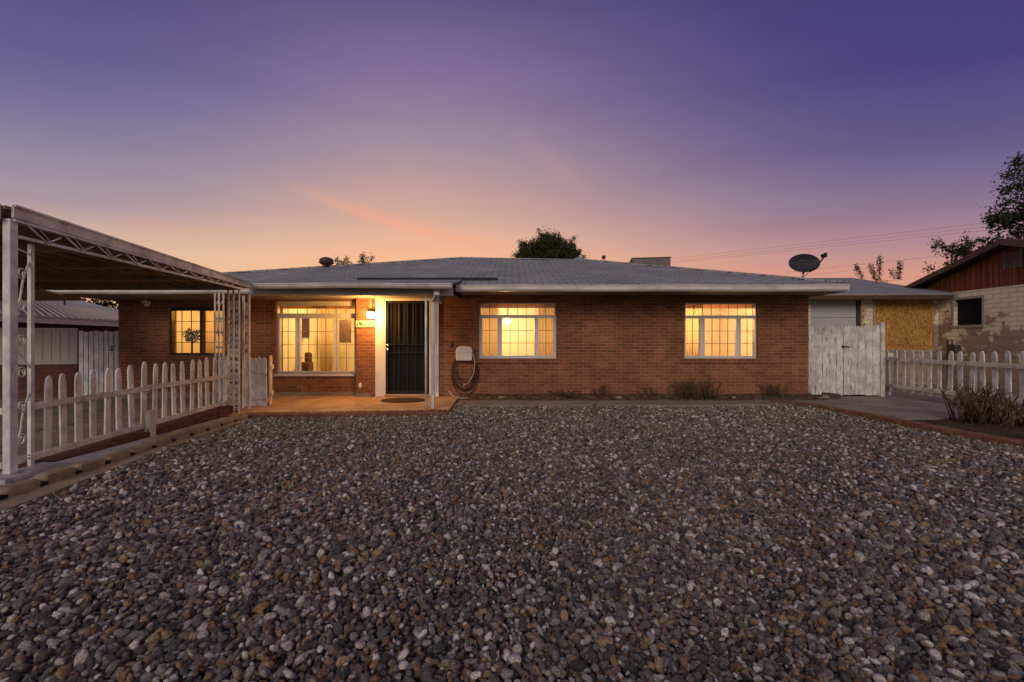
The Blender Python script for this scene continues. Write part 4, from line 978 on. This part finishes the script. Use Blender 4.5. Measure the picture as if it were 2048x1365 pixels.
pv = P(129, 607, 21.5); MB().lathe([(.13, -.1), (.09, .12), (.04, .16), (.04, .42), (.06, .42), (.0, .5)], 12, (pv.x, pv.y, pv.z-.25)).build('roof_vent', M_vent, nh_)

# ------------------------------------------------------------------ right neighbour with gable
gn = thing('neighbour_house', 'neighbouring house with red brown wooden gable over a peeling block wall at right', 'house', (0, 0, 0))
XW = 12.0; PYk = 10.8; PZ = 3.62
hole = (11.62, 12.36, 1.67, 2.36)
mb = MB(); wall_grid(mb, 8.3, 13.4, -.1, 2.585, XW, .22, [hole], 'y'); mb.build('wall', M_block, gn)
def rake(y): return PZ - .31*abs(y-PYk)
mb = MB(); v_ = [(XW-.012, 8.3, 2.586), (XW-.012, 13.4, 2.586), (XW-.012, 13.4, rake(13.4)-.06), (XW-.012, PYk, rake(PYk)-.06), (XW-.012, 8.3, rake(8.3)-.06)]
i = len(mb.v); mb.v += v_+[(x+.2, y, z) for x, y, z in v_]; mb.f += [(0, 4, 3, 2, 1), (5, 6, 7, 8, 9)]+[(k, (k+1) % 5, 5+(k+1) % 5, 5+k) for k in range(5)]; mb.smooth += [False]*7
mb.build('gable_siding', M_siding, gn)
mb = MB()
mb.prism([(XW-.4, PYk, PZ+.06), (XW+7, PYk, PZ+.06), (XW+7, 14.2, rake(14.2)+.06), (XW-.4, 14.2, rake(14.2)+.06)], .06); mb.prism([(XW-.4, 7.4, rake(7.4)+.06), (XW+7, 7.4, rake(7.4)+.06), (XW+7, PYk-.001, PZ+.06), (XW-.4, PYk-.001, PZ+.06)], .06)
mb.build('roof', M_wood_brown, gn)
mb = MB(); mb.bar((XW-.42, PYk, PZ-.02), (XW-.42, 14.2, rake(14.2)-.02), .03, .13); mb.bar((XW-.42, PYk, PZ-.02), (XW-.42, 7.4, rake(7.4)-.02), .03, .13); mb.build('rake_board', M_wood_brown, gn)
mb = MB(); mb.box(XW+.10, XW+.13, hole[0], hole[1], hole[2], hole[3])
wn2 = mb.build('window_cover', M_black_void, gn)
mb = MB(); mb.box(XW-.03, XW+.03, hole[0]-.07, hole[1]+.07, hole[2]-.07, hole[2]-.003); mb.build('window_sill', M_cream, gn, bevel=.006)
mb = MB(); mb.box(XW-.012, XW+.05, hole[0]-.06, hole[0]-.002, hole[2], hole[3]+.06); mb.box(XW-.012, XW+.05, hole[1]+.002, hole[1]+.06, hole[2], hole[3]+.06); mb.box(XW-.012, XW+.05, hole[0]-.001, hole[1]+.001, hole[3]+.002, hole[3]+.06); mb.build('window_frame', M_cream, gn, bevel=.004)
mb = MB()
for i in range(6): mb.box(XW-.045, XW-.014, 10.72, 11.02, 3.02+i*.062, 3.05+i*.062)
mb.box(XW-.05, XW-.013, 10.66, 10.72, 2.99, 3.42); mb.box(XW-.05, XW-.013, 11.02, 11.08, 2.99, 3.42); mb.build('gable_vent', M_cooler, gn)
gm = thing('gas_meter', 'dark green gas meter with pipe by the block wall behind the right fence', 'meter', (11.75, 12.1, 0))
mb = MB(); mb.box(-.08, .1, -.12, .14, V(702, 12)-.08, V(690, 12)); mb.build('body', M_vent, gm, bevel=.04)
MB().tube([(-.05, .12, 0), (-.05, .12, V(680, 12)), (-.05, .0, V(680, 12)), (-.05, 0, V(690, 12))], .02).build('pipe', M_vent, gm)

# ------------------------------------------------------------------ small things on the house
pl = thing('porch_lamp', 'glowing square glass wall lamp between the window and the front door', 'lamp', (U(741.5, YW-.1), YW-.1, V(631, YW-.1)))
MB().box(-.062, .062, -.062, .062, -.068, .068).build('shade', M_bulb, pl, bevel=.012)
mb = MB(); mb.box(-.07, .07, -.07, .07, .070, .085); mb.box(-.05, .05, .02, .099, .086, .12); mb.box(-.04, .04, .064, .099, -.09, .069); mb.build('bracket', M_vent, pl)
ld = bpy.data.lights.new('bulb', 'POINT'); ld.energy = 84; ld.color = (1, .48, .12); ld.shadow_soft_size = .05
lo = bpy.data.objects.new('bulb', ld); COL.objects.link(lo); lo.parent = pl; lo.location = (0, -.32, -.02)
cd = MB(); x = U(742, YW-.03); cd.box(x-.02, x+.02, YW-.045, YW-.003, V(617, YW), 2.16); o = cd.build('conduit', M_soffit); tag(o, 'short vertical conduit on the brick above the porch lamp', 'conduit')
sn = thing('house_number_sign', 'cream rectangular tile sign with worn dark marks under the porch lamp', 'sign', (U(731.5, YW), YW-.02, V(648.5, YW)))
MB().box(-.205, .205, -.018, .016, -.072, .072).build('plate', M_sign, sn, bevel=.006)
mb = MB()
for (x, z, hh) in ((-.165, -.015, .045), (-.115, .02, .05), (-.09, .0, .06), (-.06, .0, .07), (.0, -.03, .03), (.085, -.02, .03), (.10, .015, .012), (.15, 0, .02)):
    mb.tube([(x+.01, -.021, z+hh/2), (x-.008, -.021, z), (x+.006, -.021, z-hh/2)], .011, 6)
mb.build('marks', M_mark, sn)
oc = thing('outlet_cover', 'small white oval outlet cover low on the brick left of the front door', 'outlet', (U(727, YL), YW-.02, V(772, YW)))
MB().lathe([(0, -.03), (.02, -.028), (.035, -.015), (.038, .018)], 16, (0, 0, 0), Matrix.Rotation(R(90), 4, 'X') @ Matrix.Diagonal((1, 1.7, -1, 1))).build('cover', M_whiteplastic, oc)
hv = MB(); hv.lathe([(0, -.02), (.05, -.02), (.055, .0), (.055, .018)], 20, (U(903, YW), YW-.02, V(690.5, YW)), Matrix.Rotation(R(90), 4, 'X') @ Matrix.Diagonal((1, 1, -1, 1)))
tag(hv.build('wall_vent', M_vent), 'small dark round vent on the brick right of the porch', 'vent')
hr = thing('hose_reel', 'white rounded plastic hose holder on the brick left of the middle window', 'hose holder', (U(928.5, YW-.1), YW-.09, V(707, YW-.1)))
mb = MB(); pr = [(-.17, -.15), (-.155, -.157), (.155, -.157), (.17, -.15), (.175, .06), (.15, .12), (.09, .145), (.02, .15), (.0, .16), (-.02, .15), (-.09, .145), (-.15, .12), (-.175, .06)]
n = len(pr); mb.v += [(x, -.08, z) for x, z in pr]+[(x*1.02, .085, z*1.02) for x, z in pr]; mb.f += [tuple(range(n)), tuple(reversed(range(n, 2*n)))]+[(k, n+k, n+(k+1) % n, (k+1) % n) for k in range(n)]; mb.smooth += [False]*(n+2)
mb.build('housing', M_whiteplastic, hr, bevel=.02); MB().box(-.172, .172, -.084, -.0815, .01, .018).build('seam', M_fascia, hr)
hs = thing('garden_hose', 'dark coiled garden hose hanging from the white holder', 'hose', (U(928.5, YW-.1), YW-.09, V(707, YW-.1)))
mb = MB()
for k_ in range(7):
    rx_ = .215+.012*k_+random.uniform(-.012, .012); dz = .55+.05*k_+random.uniform(-.04, .03); yy = -.05+.018*k_; cx_ = random.uniform(-.02, .02)
    pts = []
    for i in range(33):
        a_ = math.pi*2*i/32; zz = -dz*.5 + .0 + dz*.5*math.cos(a_)*1.05; xx = cx_+rx_*math.sin(a_)*(1.0 if zz > -dz*.7 else .96); pts.append((xx, yy+.01*math.sin(a_*2+k_), zz-.02))
    mb.tube(pts, .0095, 6)
mb.build('coil', M_hose, hs)
MB().tube([(.20, -.085, -.02), (.235, -.09, -.2), (.21, -.09, -.42), (.10, -.085, -.62), (-.02, -.085, -.68)], .010, 6).build('loose_loop', M_hoselight, hs)
he = MB(); he.tube([P(898, 783, 9.35), P(903, 790, 9.3), P(910, 795, 9.2), P(925, 797, 9.15), P(938, 797, 9.2)], .013, 6); tag(he.build('hose_end', M_hoselight), 'pale loose hose end lying at the right corner of the porch', 'hose')
dm = MB(); dm.lathe([(0, .022), (.40, .022), (.44, .015), (.44, 0)], 40, (U(806, 9.15), 9.15, ZP+.004), Matrix.Diagonal((1, .78, 1, 1))); tag(dm.build('door_mat', M_mat), 'dark oval mat on the porch floor before the front door', 'mat')
fl = thing('floodlight', 'small white twin floodlight on the brick left of the dark framed window', 'lamp', (U(299, YL), YL-.06, V(607, YL)))
for x, z in ((-.04, .03), (.02, -.03)): MB().lathe([(.02, .06), (.045, -.05), (0, -.052)], 14, (x, -.02, z), Matrix.Rotation(R(-70), 4, 'X')).build('head', M_whiteplastic, fl)
MB().box(-.03, .03, .03, .058, -.02, .05).build('base', M_whiteplastic, fl)
cdt = MB(); cdt.bar((U(310, YL), YL-.02, V(602, YL)), (U(478, YL), YL-.02, V(601, YL)), .03); tag(cdt.build('conduit', M_soffit), 'thin horizontal conduit high on the brick above the dark framed window', 'conduit')
fb = thing('floodlight', 'small dark lamp under the eave between garage door and particle board', 'lamp', (U(1742, GY), GY-.08, V(596, GY)))
MB().lathe([(.03, .07), (.07, -.06), (0, -.062)], 14, (0, 0, 0), Matrix.Rotation(R(-70), 4, 'X')).build('head', M_vent, fb); MB().box(-.03, .03, .03, .079, 0, .06).build('base', M_vent, fb)

# ------------------------------------------------------------------ things on the roof
rt = thing('roof_turbine', 'dark round turbine vent on the left roof slope', 'vent', (-4.81, 11.8, 3.17))
MB().lathe([(.10, -.12), (.10, .06), (.15, .07), (.175, .12), (.175, .17), (.14, .22), (.06, .25), (0, .255)], 24).build('head', M_vent, rt)
mb = MB()
for i in range(14):
    a_ = 6.283*i/14; mb.bar((.178*math.cos(a_), .178*math.sin(a_), .09), (.165*math.cos(a_+.3), .165*math.sin(a_+.3), .2), .006, .02)
mb.build('vanes', M_vent, rt)
dm2 = MB(); dm2.lathe([(.31, 0), (.30, .03), (.24, .10), (.14, .145), (0, .155)], 28, (U(1159, 14.3), 14.3, 3.70)); tag(dm2.build('skylight_dome', M_galv), 'low pale dome just behind the roof ridge', 'skylight')
vp = thing('vent_pipe', 'thin grey capped vent pipe on the roof right of the dome', 'vent', (2.74, 13.6, 3.55))
MB().tube([(0, 0, 0), (0, 0, .20)], .032, 12).build('pipe', M_galv, vp); MB().lathe([(.035, .16), (.058, .165), (.058, .25), (.0, .255)], 14).build('cap', M_vent, vp)
cl = thing('evaporative_cooler', 'boxy brown metal cooler standing on the roof right of the pipe', 'air cooler', (U(1297, 14.6), 14.6, 2.95)); cl.rotation_euler = (0, 0, R(-9))
hh = V(515.5, 14.1)-2.95; MB().box(-.56, .58, -.55, .55, 0, hh-.03).build('cabinet', M_cooler, cl, bevel=.01); MB().box(-.58, .60, -.57, .57, hh-.028, hh).build('lid', M_cooler, cl, bevel=.008)
mb = MB()
for i in range(9): mb.box(-.575, -.562, -.4, .4, .35+i*.055, .38+i*.055)
mb.build('louvre', M_vent, cl)
sdh = thing('satellite_dish', 'dark oval satellite dish on a short mast at the right end of the roof', 'satellite dish', P(1608, 527, 9.48))
Rm = Matrix.Rotation(R(-4), 4, 'Y') @ Matrix.Rotation(R(60), 4, 'X')
mb = MB(); seg = 40; prof = [(0, -.055), (.08, -.050), (.16, -.038), (.24, -.016), (.30, .008), (.325, .02), (.33, .012), (.30, .0), (.24, -.026), (.16, -.048), (.0, -.066)]
mb.lathe(prof, seg, (0, 0, 0), Matrix.Rotation(R(-4), 4, 'Y') @ Matrix.Rotation(R(78), 4, 'X') @ Matrix.Diagonal((1, .62, 1, 1))); mb.build('reflector', M_dish, sdh)
mb = MB(); mb.tube([(.10, -.03, -.19), (.18, -.18, -.05), (.235, -.27, .085)], .016, 8); mb.build('arm', M_vent, sdh)
mb = MB(); mb.box(.19, .27, -.31, -.23, .07, .14); mb.box(.245, .268, -.315, -.23, .141, .165); mb.build('receiver', M_black, sdh, bevel=.006)
mb = MB(); mb.tube([(.02, .06, -.15), (.01, .04, -.22), (-.03, .0, -.31)], .022, 8); mb.box(-.12, .02, -.06, .06, -.335, -.31); mb.tube([(.10, .02, -.20), (.02, .02, -.27)], .008, 6); mb.build('mast', M_galv, sdh)
mb = MB()
for x in (-.07, -.02, .035): mb.tube([(x, .028, .075), (x+.018, .030, .062), (x, .030, .052)], .004, 6)
mb.build('logo_mark', M_galv, sdh)

# ------------------------------------------------------------------ vegetation
def stems_plant(label, loc, n, h, spread, r, leaves, leafsize, name='shrub', mat=M_dry, lmat=M_drygreen, group=None, wide=.12, split=True):
    t = thing(name, label, 'shrub', loc, group); mb = MB(); lb = MB()
    for i in range(n):
        a_ = random.uniform(0, 6.283); sp_ = random.random()**.7*spread; hh = h*random.uniform(.55, 1.05)
        b0 = Vector((random.gauss(0, wide*.5), random.gauss(0, wide*.4), -.02)); tip = b0+Vector((math.cos(a_)*sp_, math.sin(a_)*sp_*.6, hh))
        mid = b0.lerp(tip, .5)+Vector((random.uniform(-.1, .1)*spread, random.uniform(-.1, .1)*spread, hh*.08))
        rr = r*random.uniform(.6, 1.2); mb.tube([b0, mid, tip], rr, 5, rr*.5)
        if split:
            for k in range(random.randint(1, 3)):
                q = mid.lerp(tip, random.uniform(.2, .9)); mb.tube([q, q+Vector((random.uniform(-.12, .12), random.uniform(-.1, .1), random.uniform(.04, .16)))*(h/.4)], rr*.5, 4, rr*.25)
        for k in range(leaves):
            q = mid.lerp(tip, random.random())+Vector((random.gauss(0, .02), random.gauss(0, .02), random.gauss(0, .02))); lb.leaf(q, leafsize)
    mb.build('stems', mat, t)
    if lb.f: lb.build('leaves', lmat, t)
gr = 'dry plants along the brick wall'
stems_plant('dark scraggly low plant in the bed right of the middle window', (U(1130, 9.55), 9.55, .08), 34, .15, .24, .007, 4, .045, group=gr, lmat=M_leafdark, wide=.3)
stems_plant('small upright dry plant, second from the left in the wall bed', (U(1205, 9.6), 9.6, .08), 26, .24, .11, .006, 3, .04, group=gr, wide=.16)
stems_plant('small thin leafless plant between the two right windows', (U(1297, 9.6), 9.6, .08), 20, .20, .14, .006, 1, .035, group=gr, wide=.14)
stems_plant('largest dry clump with cut pale stems under the right lit window', (U(1387, 9.55), 9.55, .08), 84, .34, .20, .0075, 2, .04, group=gr, wide=.45)
stems_plant('dry twiggy plant near the right corner of the brick wall', (U(1544, 9.6), 9.6, .08), 38, .28, .17, .007, 1, .04, group=gr, wide=.22)
stems_plant('large dry pruned bush with thick brown stems before the right fence', (U(1952, 6.95), 6.95, 0), 74, .56, .30, .012, 1, .035, wide=.30)
stems_plant('sprawling dry bush with bent bare stems at the right edge of the photo', (U(2012, 6.75), 6.75, 0), 40, .42, .50, .013, 1, .035, wide=.38)
lt = MB(); tw = MB()
for k_ in range(1500):
    if k_ % 3: x_ = random.uniform(-1.0, 6.35); y_ = random.uniform(9.32, 9.76); z_ = .04+(y_-9.3)*.17
    else: x_ = random.gauss(7.0, .6); y_ = random.gauss(6.7, .35); z_ = .02
    if z_ < .03 and (x_ < 6.0): continue
    p_ = Vector((x_, y_, z_)); d_ = Vector((random.gauss(0, 1), random.gauss(0, 1), random.gauss(0, .35))).normalized(); e_2 = d_.cross(Vector((0, random.gauss(0, .4), 1))).normalized(); l_ = random.uniform(.02, .05)
    lt.poly([p_-d_*l_*.5, p_+e_2*l_*.28, p_+d_*l_*.5, p_-e_2*l_*.28])
tag(lt.build('leaf_litter', M_dry), 'dry fallen leaves scattered in the soil bed and under the bush', 'leaf litter', kind='stuff')
def tree(name, label, base, trunk_h, blobs, nleaf, leaf, mat=M_leaf, tr=.12, shoots=(), group='trees behind the houses'):
    t = thing(name, label, 'tree', base, group); mb = MB(); lb = MB(); b0 = Vector(base)
    c0 = sum((Vector(b[0]) for b in blobs), Vector())/len(blobs)-b0
    fork = Vector((c0.x*.4, c0.y*.4, trunk_h)); mb.tube([(0, 0, -.05), fork*.5+Vector((.05, 0, 0)), fork], tr, 8, tr*.6)
    for (cc, rr, wgt) in blobs:
        cc = Vector(cc)-b0; rr = Vector(rr); mid = fork.lerp(cc, .5)+Vector((random.uniform(-.1, .1), 0, .1)); mb.tube([fork, mid, cc], tr*.5, 6, tr*.12)
        ncl = max(5, int(48*wgt)); cl_ = []
        for k in range(ncl):
            v = Vector((random.gauss(0, 1), random.gauss(0, 1), random.gauss(0, 1))).normalized()*random.random()**.4
            p = cc+Vector((v.x*rr.x, v.y*rr.y, v.z*rr.z)); cl_.append((p, random.uniform(.16, .34)*min(rr)))
            mb.tube([cc.lerp(mid, .3), cc.lerp(p, .6)+Vector((0, 0, .04)), p], tr*.12, 4, tr*.03)
        for k in range(int(nleaf*wgt)):
            p, s_ = random.choice(cl_); v = Vector((random.gauss(0, 1), random.gauss(0, 1), random.gauss(0, 1)))*s_*.62; lb.leaf(p+v, leaf)
    for (p0, p1, w_) in shoots:
        p0 = Vector(p0)-b0; p1 = Vector(p1)-b0; mb.tube([p0, p0.lerp(p1, .5), p1], tr*.12, 4, tr*.03)
        for k in range(int(190*w_)):
            q = p0.lerp(p1, random.random()**.8)+Vector((random.gauss(0, 1), random.gauss(0, 1), random.gauss(0, 1)))*leaf*.75; lb.leaf(q, leaf)
    mb.build('trunk', M_bark, t); lb.build('crown', mat, t)
Yt = 26
def pp(px, py, Y=Yt): return P(px, py, Y)
tree('leafy_tree', 'dense dark green tree rising above the middle of the roof', (U(1098, Yt), Yt, 0), 3.4,
     [(pp(1056, 507), (.75, .8, .65), 1.1), (pp(1095, 500), (1.0, 1.1, .85), 1.6), (pp(1133, 508), (.7, .9, .65), 1.1), (pp(1100, 525), (1.5, 1.2, .8), 1.2), (pp(1080, 492), (.55, .6, .35), .4), (pp(1112, 490), (.5, .6, .35), .35)],
     7000, .105, shoots=[(pp(1083, 480), pp(1077, 459), .7), (pp(1111, 482), pp(1108, 464), .5), (pp(1116, 484), pp(1117, 467), .6), (pp(1138, 492), pp(1149, 474), 1.0), (pp(1043, 496), pp(1038, 482), .5), (pp(1150, 515), pp(1162, 500), .9), (pp(1158, 520), pp(1172, 512), .7), (pp(1040, 512), pp(1030, 513), .5)])
tree('distant_tree', 'small airy treetop showing above the left roof slope', (U(708, 30), 30, 0), 3.6,
     [(P(688, 527, 30), (.65, .6, .38), .5), (P(728, 522, 30), (.55, .6, .42), .5), (P(708, 536, 30), (1.1, .8, .4), .6)], 420, .13,
     shoots=[(P(722, 520, 30), P(728, 510, 30), .5), (P(676, 524, 30), P(672, 518, 30), .3), (P(740, 522, 30), P(746, 513, 30), .4), (P(690, 524, 30), P(694, 515, 30), .4)])
tree('sprouting_tree', 'pollarded tree with three upright leafy shoots behind the garage roof', (U(1752, 22), 22, 0), 3.6,
     [(P(1752, 565, 22), (1.2, .5, .3), .25)], 300, .085, M_leafdark, shoots=[(P(1726, 560, 22), P(1711, 531, 22), 1.4), (P(1750, 560, 22), P(1741, 530, 22), 1.5), (P(1758, 560, 22), P(1760, 515, 22), 2.0), (P(1797, 560, 22), P(1800, 524, 22), 2.0), (P(1790, 558, 22), P(1780, 540, 22), .6)])
tree('overhanging_tree', 'tall tree whose dark leafy branches reach in at the right edge', (19.5, 15.5, 0), 4.5,
     [(P(2075, 352, 15), (.95, 1.0, .75), .9), (P(2060, 412, 15), (1.0, 1, .55), 1.0), (P(2035, 435, 15), (.75, .9, .28), .6), (P(2010, 440, 15), (.55, .6, .22), .32), (P(2052, 462, 15), (.7, .7, .28), .45), (P(2140, 380, 15), (1.6, 1.5, 1.5), 1.8), (P(2120, 460, 15), (1.2, 1.2, .5), .8)],
     1000, .12, M_leafdark, tr=.18, shoots=[(P(2030, 345, 15), P(2008, 355, 15), .5), (P(2028, 372, 15), P(2002, 385, 15), .5), (P(2000, 438, 15), P(1972, 436, 15), .8), (P(2010, 452, 15), P(1982, 462, 15), .5), (P(2045, 315, 15), P(2028, 330, 15), .6)])
tree('garden_tree', 'low tree with loose leafy branches just above the red brown gable roof', (15.5, 16.5, 0), 3.2,
     [(P(1905, 498, 16), (.55, .7, .30), .5), (P(1940, 502, 16), (.7, .8, .35), .7), (P(1975, 488, 16), (.6, .7, .25), .45), (P(1925, 520, 16), (.6, .7, .2), .4), (P(1990, 510, 16), (1.0, .9, .3), .5)], 900, .095,
     shoots=[(P(1885, 492, 16), P(1868, 482, 16), .5), (P(1935, 490, 16), P(1932, 470, 16), .3), (P(1860, 545, 16), P(1850, 538, 16), .15), (P(1870, 540, 16), P(1858, 535, 16), .2)])
tree('backlit_tree', 'dark tree with glowing sky gaps just left of the house corner', (P(205, 600, 27).x, 27, 0), 1.6,
     [(P(165, 612, 27), (1.2, .6, .5), .7), (P(212, 606, 27), (.9, .6, .8), .8), (P(245, 600, 27), (.9, .6, .8), .7), (P(190, 585, 27), (1.6, .6, .6), .7)], 420, .22, M_leafdark)
# ------------------------------------------------------------------ power lines
def cable(label, a_, b2, sag=.3):
    a_ = Vector(a_); b2 = Vector(b2); pts = []
    for i in range(31):
        t = i/30; p = a_.lerp(b2, t); p.z -= sag*4*t*(1-t); pts.append(p)
    mb = MB(); mb.tube(pts, .0065, 5); tag(mb.build('power_line', M_cable), label, 'power line', 'power lines over the garage')
def cab(label, p, q, Ya, Yb):
    A_ = P(p[0], p[1], Ya); B_ = P(q[0], q[1], Yb); dv_ = B_-A_; cable(label, A_-dv_*.35, B_+dv_*.5, 0)
cab('uppermost of the power lines behind the satellite dish', (1340, 518.5), (1975, 446), 37, 26)
cab('second from the top of the power lines behind the satellite dish', (1340, 523.5), (1975, 454), 37, 26)
cab('third from the top of the power lines behind the satellite dish', (1340, 527), (1975, 461), 37, 26)
cab('upper one of the low power lines ending at the leafy branch', (1640, 538), (1875, 513), 30, 26)
cab('lowest power line, just above the garage roof', (1640, 549), (1720, 539), 30, 28)
